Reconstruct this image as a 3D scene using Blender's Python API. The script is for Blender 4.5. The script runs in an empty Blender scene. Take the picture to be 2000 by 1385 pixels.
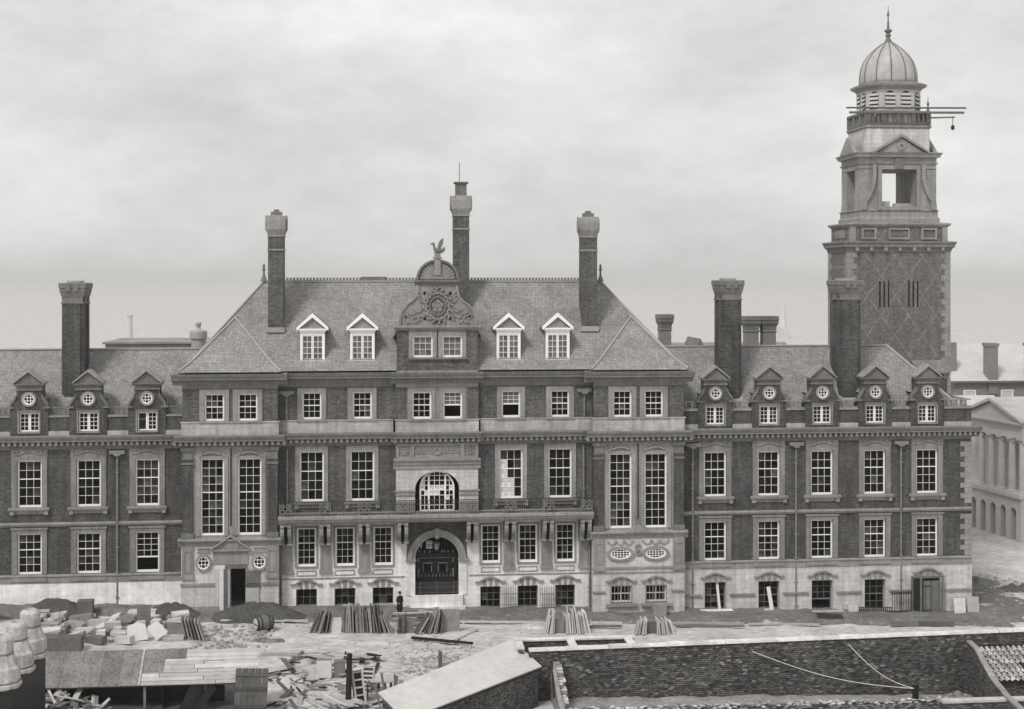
import bpy, math, random
from mathutils import Vector, Matrix
R = math.radians
rnd = random.Random(11)
scene = bpy.context.scene
COL = scene.collection

# ------------------------------------------------------------ camera
cam_d = bpy.data.cameras.new('camera')
cam = bpy.data.objects.new('camera', cam_d); COL.objects.link(cam)
cam.location = (0, -104, 25.9)
cam.rotation_euler = (R(90), 0, -math.atan(0.0962))
cam_d.sensor_width = 36; cam_d.lens = 46.8
cam_d.shift_y = -0.075
cam_d.clip_start = 1; cam_d.clip_end = 12000
scene.camera = cam

# ------------------------------------------------------------ sky, sun, exposure
SUN_EL, SUN_AZ = R(50), R(-38)          # azimuth measured from the facade normal, sun high on the left front
world = bpy.data.worlds.new('World'); scene.world = world
world.use_nodes = True
nt = world.node_tree; nt.nodes.clear()
def N(nt, t, **k):
    n = nt.nodes.new(t)
    for a, b in k.items(): setattr(n, a, b)
    return n
w_out = N(nt, 'ShaderNodeOutputWorld'); w_bg = N(nt, 'ShaderNodeBackground')
sky = N(nt, 'ShaderNodeTexSky', sky_type='NISHITA', sun_disc=False)
sky.sun_elevation = SUN_EL; sky.sun_rotation = R(180) - SUN_AZ
sky.air_density = 1.0; sky.dust_density = 4.0
bw = N(nt, 'ShaderNodeRGBToBW'); nt.links.new(sky.outputs[0], bw.inputs[0])
tc = N(nt, 'ShaderNodeTexCoord')
mp = N(nt, 'ShaderNodeMapping'); mp.inputs['Scale'].default_value = (1.0, 1.0, 2.2)
nt.links.new(tc.outputs['Generated'], mp.inputs[0])
cn = N(nt, 'ShaderNodeTexNoise'); cn.inputs['Scale'].default_value = 3.2; cn.inputs['Detail'].default_value = 7; cn.inputs['Roughness'].default_value = .56
nt.links.new(mp.outputs[0], cn.inputs['Vector'])
mr = N(nt, 'ShaderNodeMapRange'); mr.inputs['From Min'].default_value = .28; mr.inputs['From Max'].default_value = .72
mr.inputs['To Min'].default_value = 4.5; mr.inputs['To Max'].default_value = 6.8
nt.links.new(cn.outputs['Fac'], mr.inputs['Value'])
# overcast brightens towards the misty horizon
sx = N(nt, 'ShaderNodeSeparateXYZ'); nt.links.new(tc.outputs['Generated'], sx.inputs[0])
hz = N(nt, 'ShaderNodeMapRange'); hz.inputs['From Min'].default_value = 0.0; hz.inputs['From Max'].default_value = .2
hz.inputs['To Min'].default_value = .9; hz.inputs['To Max'].default_value = 1.0
nt.links.new(sx.outputs['Z'], hz.inputs['Value'])
ml = N(nt, 'ShaderNodeMath', operation='MULTIPLY'); nt.links.new(hz.outputs[0], ml.inputs[1])
cf = N(nt, 'ShaderNodeTexNoise'); cf.inputs['Scale'].default_value = 17; cf.inputs['Detail'].default_value = 8; cf.inputs['Roughness'].default_value = .72
nt.links.new(mp.outputs[0], cf.inputs['Vector'])
cr = N(nt, 'ShaderNodeMapRange'); cr.inputs['From Min'].default_value = .25; cr.inputs['From Max'].default_value = .75
cr.inputs['To Min'].default_value = .9; cr.inputs['To Max'].default_value = 1.1
nt.links.new(cf.outputs['Fac'], cr.inputs['Value'])
cm = N(nt, 'ShaderNodeMath', operation='MULTIPLY'); nt.links.new(mr.outputs[0], cm.inputs[0]); nt.links.new(cr.outputs[0], cm.inputs[1])
nt.links.new(cm.outputs[0], ml.inputs[0])
mixf = N(nt, 'ShaderNodeMix'); mixf.inputs[0].default_value = .88
nt.links.new(bw.outputs[0], mixf.inputs[2]); nt.links.new(ml.outputs[0], mixf.inputs[3])
cc = N(nt, 'ShaderNodeCombineColor')
for i, t in enumerate((1.0, .995, .98)):
    m = N(nt, 'ShaderNodeMath', operation='MULTIPLY'); m.inputs[1].default_value = t
    nt.links.new(mixf.outputs[0], m.inputs[0]); nt.links.new(m.outputs[0], cc.inputs[i])
nt.links.new(cc.outputs[0], w_bg.inputs['Color']); w_bg.inputs['Strength'].default_value = 0.1
nt.links.new(w_bg.outputs[0], w_out.inputs['Surface'])

sun_d = bpy.data.lights.new('sun', 'SUN'); sun_d.energy = 1.5; sun_d.angle = R(14); sun_d.color = (1, .98, .95)
sun = bpy.data.objects.new('sun', sun_d); COL.objects.link(sun)
sun.location = (-60, -120, 120)
sd = Vector((math.sin(SUN_AZ) * math.cos(SUN_EL), -math.cos(SUN_AZ) * math.cos(SUN_EL), math.sin(SUN_EL)))  # towards the sun
sun.rotation_euler = sd.to_track_quat('Z', 'Y').to_euler()
scene.view_settings.view_transform = 'Standard'; scene.view_settings.look = 'None'
scene.view_settings.gamma = 1; scene.view_settings.exposure = 0.57
scene.view_settings.use_curve_mapping = False

# ------------------------------------------------------------ materials (a sepia-neutral monochrome place)
TINT = (1.0, .972, .945)
def _col(nt, val_socket):
    c = N(nt, 'ShaderNodeCombineColor')
    for i, t in enumerate(TINT):
        m = N(nt, 'ShaderNodeMath', operation='MULTIPLY'); m.inputs[1].default_value = t
        nt.links.new(val_socket, m.inputs[0]); nt.links.new(m.outputs[0], c.inputs[i])
    return c.outputs[0]
def _mul(nt, a, b):
    m = N(nt, 'ShaderNodeMath', operation='MULTIPLY')
    for i, s in enumerate((a, b)):
        if isinstance(s, (int, float)): m.inputs[i].default_value = s
        else: nt.links.new(s, m.inputs[i])
    return m.outputs[0]
def _noise(nt, vec, scale, lo, hi, detail=4, rough=.6):
    n = N(nt, 'ShaderNodeTexNoise'); n.inputs['Scale'].default_value = scale; n.inputs['Detail'].default_value = detail; n.inputs['Roughness'].default_value = rough
    nt.links.new(vec, n.inputs['Vector'])
    r = N(nt, 'ShaderNodeMapRange'); r.inputs['From Min'].default_value = .25; r.inputs['From Max'].default_value = .75
    r.inputs['To Min'].default_value = lo; r.inputs['To Max'].default_value = hi
    nt.links.new(n.outputs['Fac'], r.inputs['Value'])
    return r.outputs[0], n.outputs['Fac']
def mat(name, v, var=.2, scale=3.0, stain=.15, sscale=.25, rough=.88, bump=.15, spec=.25, rand=0, metal=0, pattern=None, stretch=None, diaper=False, rustic=0, streak=0):
    """pattern = (kind, width, height, mortar value, contrast): courses of brick, ashlar or slates"""
    m = bpy.data.materials.new(name); m.use_nodes = True
    nt = m.node_tree; nt.nodes.clear()
    out = N(nt, 'ShaderNodeOutputMaterial'); b = N(nt, 'ShaderNodeBsdfPrincipled')
    nt.links.new(b.outputs[0], out.inputs[0])
    b.inputs['Roughness'].default_value = rough; b.inputs['Specular IOR Level'].default_value = spec; b.inputs['Metallic'].default_value = metal
    tc = N(nt, 'ShaderNodeTexCoord'); vec = tc.outputs['Object']
    if stretch:
        mp = N(nt, 'ShaderNodeMapping'); mp.inputs['Scale'].default_value = stretch
        nt.links.new(vec, mp.inputs[0]); fvec = mp.outputs[0]
    else: fvec = vec
    a, raw = _noise(nt, fvec, scale, 1 - var, 1 + var)
    s, _ = _noise(nt, vec, sscale, 1 - stain, 1 + stain, 5)
    val = _mul(nt, _mul(nt, a, s), v)
    if streak:    # rain streaks and soot
        sm = N(nt, 'ShaderNodeMapping'); sm.inputs['Scale'].default_value = (2.6, 2.6, .16)
        nt.links.new(vec, sm.inputs[0])
        k_, _ = _noise(nt, sm.outputs[0], 1.0, 1 - streak, 1 + streak * .7, 4, .65)
        val = _mul(nt, val, k_)
    hsock = raw
    if pattern:
        w, h, mort, con, pv = pattern
        sep = N(nt, 'ShaderNodeSeparateXYZ'); nt.links.new(vec, sep.inputs[0])
        ad = N(nt, 'ShaderNodeMath', operation='ADD'); nt.links.new(sep.outputs[0], ad.inputs[0]); nt.links.new(sep.outputs[1], ad.inputs[1])
        cb = N(nt, 'ShaderNodeCombineXYZ'); nt.links.new(ad.outputs[0], cb.inputs[0]); nt.links.new(sep.outputs[2], cb.inputs[1])
        # slightly uneven courses
        dn = N(nt, 'ShaderNodeTexNoise'); dn.inputs['Scale'].default_value = .9; nt.links.new(vec, dn.inputs['Vector'])
        dm = N(nt, 'ShaderNodeVectorMath', operation='SCALE'); dm.inputs['Scale'].default_value = rustic if rustic else .015
        nt.links.new(dn.outputs['Color'], dm.inputs[0])
        da = N(nt, 'ShaderNodeVectorMath', operation='ADD'); nt.links.new(cb.outputs[0], da.inputs[0]); nt.links.new(dm.outputs[0], da.inputs[1])
        br = N(nt, 'ShaderNodeTexBrick'); nt.links.new(da.outputs[0], br.inputs['Vector'])
        br.inputs['Scale'].default_value = 1.0; br.inputs['Brick Width'].default_value = w; br.inputs['Row Height'].default_value = h
        br.inputs['Mortar Size'].default_value = pv; br.inputs['Mortar Smooth'].default_value = .2; br.inputs['Bias'].default_value = 0
        br.inputs['Color1'].default_value = (1 - con,) * 3 + (1,); br.inputs['Color2'].default_value = (1 + con,) * 3 + (1,)
        br.inputs['Mortar'].default_value = (mort,) * 3 + (1,)
        rb = N(nt, 'ShaderNodeRGBToBW'); nt.links.new(br.outputs['Color'], rb.inputs[0])
        val = _mul(nt, val, rb.outputs[0]); hsock = br.outputs['Fac']
        if diaper:    # lozenge pattern laid in paler bricks
            def tri(sign):
                p = N(nt, 'ShaderNodeMath', operation='MULTIPLY_ADD'); nt.links.new(sep.outputs[2], p.inputs[0]); p.inputs[1].default_value = sign * .72; nt.links.new(sep.outputs[0], p.inputs[2])
                q = N(nt, 'ShaderNodeMath', operation='PINGPONG'); nt.links.new(p.outputs[0], q.inputs[0]); q.inputs[1].default_value = 1.25
                g = N(nt, 'ShaderNodeMath', operation='LESS_THAN'); nt.links.new(q.outputs[0], g.inputs[0]); g.inputs[1].default_value = .075
                return g.outputs[0]
            mx = N(nt, 'ShaderNodeMath', operation='MAXIMUM'); nt.links.new(tri(1), mx.inputs[0]); nt.links.new(tri(-1), mx.inputs[1])
            mm = N(nt, 'ShaderNodeMath', operation='MULTIPLY_ADD'); nt.links.new(mx.outputs[0], mm.inputs[0]); mm.inputs[1].default_value = .38; mm.inputs[2].default_value = 1
            val = _mul(nt, val, mm.outputs[0])
    if rand:
        oi = N(nt, 'ShaderNodeObjectInfo')
        r = N(nt, 'ShaderNodeMapRange'); r.inputs['To Min'].default_value = 1 - rand; r.inputs['To Max'].default_value = 1 + rand
        nt.links.new(oi.outputs['Random'], r.inputs['Value']); val = _mul(nt, val, r.outputs[0])
    nt.links.new(_col(nt, val), b.inputs['Base Color'])
    if bump:
        bp = N(nt, 'ShaderNodeBump'); bp.inputs['Strength'].default_value = bump; bp.inputs['Distance'].default_value = .03
        if pattern: bp.invert = True
        nt.links.new(hsock, bp.inputs['Height']); nt.links.new(bp.outputs[0], b.inputs['Normal'])
    return m

M = {}
M['brick'] = mat('red_brick', .064, var=.45, scale=9, stain=.36, sscale=.55, pattern=(.26, .1, 1.9, .45, .012), streak=0.4)
M['brick_mid'] = mat('centre_brick', .085, var=.45, scale=9, stain=.32, sscale=.55, pattern=(.26, .1, 1.8, .45, .012), streak=0.36)
M['brick_tower'] = mat('tower_brick', .122, var=.35, scale=9, stain=.12, sscale=.3, pattern=(.26, .1, 1.6, .3, .012), diaper=True, streak=0.25)
M['brick_old'] = mat('old_wall_brick', .1, var=.5, scale=9, stain=.35, sscale=.5, pattern=(.3, .125, .3, .6, .016), bump=.9, rustic=.012)
M['brick_loose'] = mat('loose_brick', .4, var=.3, scale=9, rand=.6)
M['stone'] = mat('dressed_stone', .265, var=.2, scale=5, stain=.26, sscale=.5, streak=0.22)
M['ashlar'] = mat('ashlar_stone', .52, var=.15, scale=5, stain=.22, sscale=.4, pattern=(.95, .37, .72, .07, .012), streak=0.25)
M['ashlar_pale'] = mat('fresh_ashlar', .74, var=.13, scale=5, stain=.2, sscale=.4, pattern=(.95, .37, .78, .05, .012), streak=0.2)
M['band_stone'] = mat('attic_band_stone', .4, var=.15, scale=5, stain=.25, sscale=.5, pattern=(.95, .37, .75, .07, .012), streak=.3)
M['render_white'] = mat('pale_plinth_stone', .82, var=.13, scale=3, stain=.22, sscale=.6, pattern=(1.1, .42, .86, .04, .012), streak=0.18)
M['stone_wing'] = mat('window_stone', .215, var=.2, scale=5, stain=.28, sscale=.5, streak=.25)
M['stone_dark'] = mat('weathered_stone', .17, var=.2, scale=5, stain=.2, sscale=.7, streak=0.25)
M['slate'] = mat('roof_slate', .262, var=.3, scale=6, stain=.2, sscale=.5, rough=.75, pattern=(.3, .135, .6, .15, .014), spec=.3, streak=0.2, bump=.5)
M['lead'] = mat('lead_sheet', .33, var=.12, scale=2.5, stain=.12, rough=.6, bump=.05)
M['white'] = mat('white_paint', .86, var=.05, scale=8, stain=.06, rough=.6, bump=.03)
M['white_glass'] = mat('whitewashed_and_lit_glass', .6, var=.3, scale=5, stain=.3, sscale=3, rough=.5, bump=0)
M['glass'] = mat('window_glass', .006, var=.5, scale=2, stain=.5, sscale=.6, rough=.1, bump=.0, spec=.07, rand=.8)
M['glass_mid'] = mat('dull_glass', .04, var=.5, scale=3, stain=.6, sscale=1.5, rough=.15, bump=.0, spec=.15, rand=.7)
M['glass_sky_tint'] = mat('sky_tinted_glass', .12, var=.2, scale=2, stain=.3, sscale=.8, rough=.2, bump=.0, spec=.3, rand=.35)  # paler base colour stands in for sky reflected in the upper panes
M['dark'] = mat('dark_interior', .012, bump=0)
M['iron'] = mat('black_iron', .03, rough=.6, bump=.05)
M['gate_iron'] = mat('grey_iron', .09, rough=.6, bump=.05)
M['pipe'] = mat('painted_pipe', .2, rough=.7, bump=.05)
M['wood'] = mat('weathered_wood', .15, var=.35, scale=3, stain=.2, sscale=1.2, stretch=(9, 9, .8), rand=.3)
M['wood_door'] = mat('dirty_wood', .085, var=.4, scale=3, stain=.3, sscale=1.2, stretch=(9, 9, .8), rand=.3)
M['wood_pale'] = mat('fresh_sawn_wood', .42, var=.2, scale=3, stain=.18, sscale=1.5, stretch=(.8, 9, 9), rand=.22)
M['wood_dark'] = mat('dark_varnished_wood', .018, var=.3, rough=.45, bump=.05)
M['felt'] = mat('tarred_felt', .17, var=.5, scale=7, stain=.35, sscale=1.2, rand=.15)
M['slab'] = mat('stone_slab', .2, var=.2, scale=5, stain=.25, sscale=1.5, rand=.55)
M['slab_pale'] = mat('pale_cut_stone', .5, var=.14, scale=5, stain=.2, sscale=1.5, rand=.3)
M['earth'] = mat('dug_earth', .075, var=.4, scale=5, stain=.3, sscale=.8, bump=.6)
M['pot'] = mat('fired_clay', .4, var=.25, scale=5, stain=.4, sscale=1.5)
M['cloth'] = mat('black_cloth', .018, bump=.05)
M['skin'] = mat('skin', .38, var=.05, bump=0)
M['canvas'] = mat('white_canvas', .66, var=.08, scale=3, stain=.1)
M['far_stone'] = mat('pale_portico_stone', .44, var=.1, scale=3, stain=.12, pattern=(1.1, .42, .85, .04, .012))
M['far_brick'] = mat('distant_brick', .2, var=.15, scale=5, stain=.12, pattern=(.23, .077, 1.2, .15, .01))
M['far_roof'] = mat('distant_slate', .5, var=.08, scale=4, stain=.1, pattern=(.4, .2, .85, .06, .012))
M['far_pale'] = mat('mist_pale_stone', .55, var=.05, scale=2, stain=.05)  # pale colour stands in for mist over the spire and factory chimney
M['tile'] = mat('clay_pantile', .36, var=.3, scale=8, stain=.2, rand=.5)
M['copper'] = mat('lead_dome', .4, var=.12, scale=1.5, stain=.15, sscale=.7, rough=.55, bump=.05, streak=0.15)

# ------------------------------------------------------------ mesh helpers
class MB:
    def __init__(s): s.v = []; s.f = []
    def poly(s, pts):
        n = len(s.v); s.v += [tuple(p) for p in pts]; s.f.append(tuple(range(n, n + len(pts)))); return s
    def box(s, x0, x1, y0, y1, z0, z1):
        n = len(s.v)
        s.v += [(x0, y0, z0), (x1, y0, z0), (x1, y1, z0), (x0, y1, z0), (x0, y0, z1), (x1, y0, z1), (x1, y1, z1), (x0, y1, z1)]
        s.f += [tuple(n + i for i in q) for q in ((3, 2, 1, 0), (4, 5, 6, 7), (0, 1, 5, 4), (1, 2, 6, 5), (2, 3, 7, 6), (3, 0, 4, 7))]
        return s
    def loft(s, a, b, caps=True):
        n = len(s.v); k = len(a); s.v += [tuple(p) for p in a] + [tuple(p) for p in b]
        for i in range(k): s.f.append((n + i, n + (i + 1) % k, n + k + (i + 1) % k, n + k + i))
        if caps: s.f.append(tuple(range(n + k - 1, n - 1, -1))); s.f.append(tuple(range(n + k, n + 2 * k)))
        return s
    def prism_y(s, pts, y0, y1):      # outline in x,z pushed along y
        return s.loft([(x, y0, z) for x, z in pts], [(x, y1, z) for x, z in pts])
    def prism_x(s, pts, x0, x1):      # profile in y,z pushed along x
        return s.loft([(x0, y, z) for y, z in pts], [(x1, y, z) for y, z in pts])
    def prism_z(s, pts, z0, z1):
        return s.loft([(x, y, z0) for x, y in pts], [(x, y, z1) for x, y in pts])
    def rings(s, rings, cap0=True, cap1=True):
        n = len(s.v); k = len(rings[0])
        for r in rings: s.v += [tuple(p) for p in r]
        for j in range(len(rings) - 1):
            for i in range(k):
                a = n + j * k
                s.f.append((a + i, a + (i + 1) % k, a + k + (i + 1) % k, a + k + i))
        if cap0: s.f.append(tuple(range(n + k - 1, n - 1, -1)))
        if cap1: s.f.append(tuple(range(n + (len(rings) - 1) * k, n + len(rings) * k)))
        return s
    def lathe(s, prof, c=(0, 0), seg=16, ry=1.0, ph=0):   # prof = (radius, z)
        return s.rings([[(c[0] + r * math.cos(ph + 2 * math.pi * i / seg), c[1] + ry * r * math.sin(ph + 2 * math.pi * i / seg), z) for i in range(seg)] for r, z in prof])
    def tube(s, pts, r, seg=6):
        pts = [Vector(p) for p in pts]; rs = []
        for i, p in enumerate(pts):
            d = (pts[min(i + 1, len(pts) - 1)] - pts[max(i - 1, 0)]).normalized()
            u = d.orthogonal().normalized(); w = d.cross(u)
            if i and rs:
                u0 = (rs[-1][0] - pts[i - 1]); u = (u0 - d * u0.dot(d)).normalized(); w = d.cross(u)
            q = r[i] if isinstance(r, (list, tuple)) else r
            rs.append([p + (u * math.cos(2 * math.pi * k / seg) + w * math.sin(2 * math.pi * k / seg)) * q for k in range(seg)])
        return s.rings(rs)
    def band(s, cx, cz, r0, r1, a0, a1, y0, y1, n=14, ex=1.0):   # moulded arc in the x,z plane; ex stretches in x
        P = lambda r, a: (cx + ex * r * math.cos(a), cz + r * math.sin(a))
        for i in range(n):
            A, B = a0 + (a1 - a0) * i / n, a0 + (a1 - a0) * (i + 1) / n
            s.prism_y([P(r0, A), P(r1, A), P(r1, B), P(r0, B)], y0, y1)
        return s
    def mesh(s, name, m, smooth=False):
        me = bpy.data.meshes.new(name); me.from_pydata(s.v, [], s.f)
        me.materials.append(M[m] if isinstance(m, str) else m)
        if smooth:
            for p in me.polygons: p.use_smooth = True
        return me
WL = {}
def put(name, me, parent=None, loc=(0, 0, 0), rot=None):
    o = bpy.data.objects.new(name, me); COL.objects.link(o)
    loc = Vector(loc)
    if parent is not None:
        o.parent = parent; o.location = loc - WL[parent.name]
    else: o.location = loc
    if rot: o.rotation_euler = rot
    WL[o.name] = loc
    return o
def thing(name, loc, label, cat, group=None, rot=None):
    o = put(name, None, None, loc, rot); o.empty_display_size = .5
    return tag(o, label, cat, group)
def tag(o, label, cat, group=None):
    o['label'] = label; o['category'] = cat
    if group: o['group'] = group
    return o
def struct(name, me, loc=(0, 0, 0)):
    o = put(name, me, None, loc); o['kind'] = 'structure'; return o
def zg(x):
    x = max(-75, min(75, x)); return .12 - .0307 * x

# ------------------------------------------------------------ walls, windows, mouldings
def wall(mb, x0, x1, z0, z1, y, ops, depth=.34):
    """a wall front with real openings and reveals"""
    xs = sorted({x0, x1, *[max(x0, min(x1, v)) for o in ops for v in o[:2]]})
    zs = sorted({z0, z1, *[max(z0, min(z1, v)) for o in ops for v in o[2:]]})
    for i in range(len(xs) - 1):
        for j in range(len(zs) - 1):
            cx, cz = (xs[i] + xs[i + 1]) / 2, (zs[j] + zs[j + 1]) / 2
            if any(o[0] < cx < o[1] and o[2] < cz < o[3] for o in ops): continue
            mb.poly([(xs[i], y, zs[j]), (xs[i + 1], y, zs[j]), (xs[i + 1], y, zs[j + 1]), (xs[i], y, zs[j + 1])])
    for a, b, c, d in list(ops) + [(x0, x1, z0, z1)]:
        e = y + depth
        mb.poly([(a, y, c), (a, e, c), (a, e, d), (a, y, d)]); mb.poly([(b, y, c), (b, y, d), (b, e, d), (b, e, c)])
        mb.poly([(a, y, c), (b, y, c), (b, e, c), (a, e, c)]); mb.poly([(a, y, d), (a, e, d), (b, e, d), (b, y, d)])
    return mb
def arch_panel(mb, x0, x1, zs, zt, cx, rx, rz, y, depth, n=20):
    """a panel with an arched hole springing at zs"""
    pts = [(cx - rx * math.cos(math.pi * i / n), zs + rz * math.sin(math.pi * i / n)) for i in range(n + 1)]
    for (xa, za), (xb, zb) in zip(pts, pts[1:]):
        mb.poly([(xa, y, za), (xb, y, zb), (xb, y, zt), (xa, y, zt)])
        mb.poly([(xa, y, za), (xa, y + depth, za), (xb, y + depth, zb), (xb, y, zb)])
    for a, b in ((x0, cx - rx), (cx + rx, x1)):
        if b - a > 1e-4: mb.poly([(a, y, zs), (b, y, zs), (b, y, zt), (a, y, zt)])
    return mb
_pane = {}
def pane_mesh(w, h, m='glass'):
    k = (round(w, 3), round(h, 3), m)
    if k not in _pane: _pane[k] = MB().box(-w / 2, w / 2, 0, .012, -h / 2, h / 2).mesh('pane', m)
    return _pane[k]
_sash = {}
def sash_def(w, h, cols, rows, bd=.13, bar=.027, meet=None, gap=0.0, fm='white'):
    """white sash frame (origin at bottom centre, front at y=0); gap = height left open at the bottom"""
    k = (w, h, cols, rows, bd, bar, meet, gap, fm)
    if k in _sash: return _sash[k]
    mb = MB(); a = w / 2
    mb.box(-a, -a + bd, 0, .14, 0, h); mb.box(a - bd, a, 0, .14, 0, h)
    mb.box(-a + bd, a - bd, 0, .14, h - bd, h); mb.box(-a + bd, a - bd, 0, .14, 0, bd * 1.25)
    x0, x1, z0, z1 = -a + bd, a - bd, bd * 1.25 + gap, h - bd
    if gap: mb.box(x0, x1, .03, .1, z0, z0 + .1); z0 += .1
    pw, ph = (x1 - x0) / cols, (z1 - z0) / rows
    panes = []
    for i in range(1, cols): mb.box(x0 + i * pw - bar / 2, x0 + i * pw + bar / 2, .03, .09, z0, z1)
    for j in range(1, rows):
        t = .07 if j == meet else bar
        mb.box(x0, x1, .026, .094, z0 + j * ph - t / 2, z0 + j * ph + t / 2)
    if gap:   # the raised lower sash doubles the bars
        for j in range(1, rows): mb.box(x0, x1, .06, .08, z0 + (j - .35) * ph, z0 + (j - .35) * ph + bar)
    for i in range(cols):
        for j in range(rows): panes.append((x0 + (i + .5) * pw, z0 + (j + .5) * ph, pw - bar * .5, ph - bar * .5))
    _sash[k] = (mb.mesh('sash', fm), panes)
    return _sash[k]
def window(parent, x, z, y, w, h, cols, rows, name='window', white=(), glass='glass', **k):
    me, panes = sash_def(w, h, cols, rows, **k)
    o = put(name, me, parent, (x, y, z)); odd = rnd.random()
    for i, (px, pz, pw, ph) in enumerate(panes):
        g_ = 'glass_mid' if glass == 'glass' and rnd.random() < (.45 if odd < .2 else .1) else glass
        put('pane', pane_mesh(pw, ph, 'white_glass' if i in white else g_), o, (x + px, y + .055, z + pz))
    return o
def round_window(parent, x, z, y, rx, rz, n=3, m=3):
    """round or oval light: white ring, glass disc and bars"""
    mb = MB(); ex = rx / rz
    mb.band(x, z, rz * .8, rz, 0, 2 * math.pi, y - .1, y + .02, 24, ex)
    for i in range(1, n):
        t = -1 + 2 * i / n; hh = rz * .85 * math.sqrt(max(0, 1 - t * t)); mb.box(x + t * rx * .85 - .02, x + t * rx * .85 + .02, y - .07, y - .02, z - hh, z + hh)
    for j in range(1, m):
        t = -1 + 2 * j / m; ww = rx * .85 * math.sqrt(max(0, 1 - t * t)); mb.box(x - ww, x + ww, y - .072, y - .022, z + t * rz * .85 - .02, z + t * rz * .85 + .02)
    o = put('round_window', mb.mesh('round_window', 'white'), parent)
    pts = [(x + rx * .9 * math.cos(2 * math.pi * i / 24), z + rz * .9 * math.sin(2 * math.pi * i / 24)) for i in range(24)]
    put('pane', MB().prism_y(pts, y - .03, y - .015).mesh('pane', 'glass'), o)
    sb = MB().band(x, z, rz, rz * 1.32, 0, 2 * math.pi, y - .16, y + .02, 24, ex * (1 if ex < 1.2 else .97))
    put('surround', sb.mesh('surround', 'stone'), o)
    return o
def frame_ring(mb, x0, x1, z0, z1, t, y0, y1, tb=None, tt=None):
    tb = t if tb is None else tb; tt = t if tt is None else tt
    mb.box(x0 - t, x0, y0, y1, z0 - tb, z1 + tt); mb.box(x1, x1 + t, y0, y1, z0 - tb, z1 + tt)
    if tb: mb.box(x0, x1, y0, y1, z0 - tb, z0)
    mb.box(x0, x1, y0, y1, z1, z1 + tt)
    return mb
CORN = [(0.0, 13.02), (-.1, 13.02), (-.1, 13.16), (-.12, 13.18), (-.12, 13.46), (-.62, 13.48), (-.62, 13.6), (-.66, 13.63), (-.76, 13.84), (-.76, 13.88), (0.0, 13.93)]
CORN2 = [(0.0, 17.72), (-.12, 17.72), (-.16, 17.95), (-.34, 18.02), (-.34, 18.1), (-.7, 18.16), (-.7, 18.3), (-.76, 18.33), (-.86, 18.55), (-.86, 18.6), (0.0, 18.64)]
def cornice(parent, x0, x1, y, prof, mname='stone_cornice', dent=None):
    o = put('cornice', MB().prism_x([(y + a, b) for a, b in prof], x0, x1).mesh('cornice', mname), parent)
    if dent:
        step, wd, ya, yb, za, zb = dent; mb = MB(); n = int((x1 - x0) / step)
        off = ((x1 - x0) - n * step) / 2
        for i in range(n + 1): mb.box(x0 + off + i * step - wd / 2, x0 + off + i * step + wd / 2, y + ya, y + yb, za, zb)
        put('dentil_course', mb.mesh('dentil_course', 'stone'), o)['kind'] = 'stuff'
    return o
M['stone_cornice'] = mat('cornice_stone', .19, var=.2, scale=4, stain=.22, sscale=.8, streak=0.2)

# ============================================================ the town hall
C0 = 4.12                                    # axis of symmetry
U = lambda u: u + C0
HALL = thing('town_hall', (C0, 0, 0), 'long brick and stone town hall with hipped slate roof, dormers and sash windows', 'building')
def hp(name, mb, m, smooth=False): return put(name, mb.mesh(name, m, smooth), HALL)
DENT = (.43, .2, -.5, -.11, 13.2, 13.47)

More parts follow.
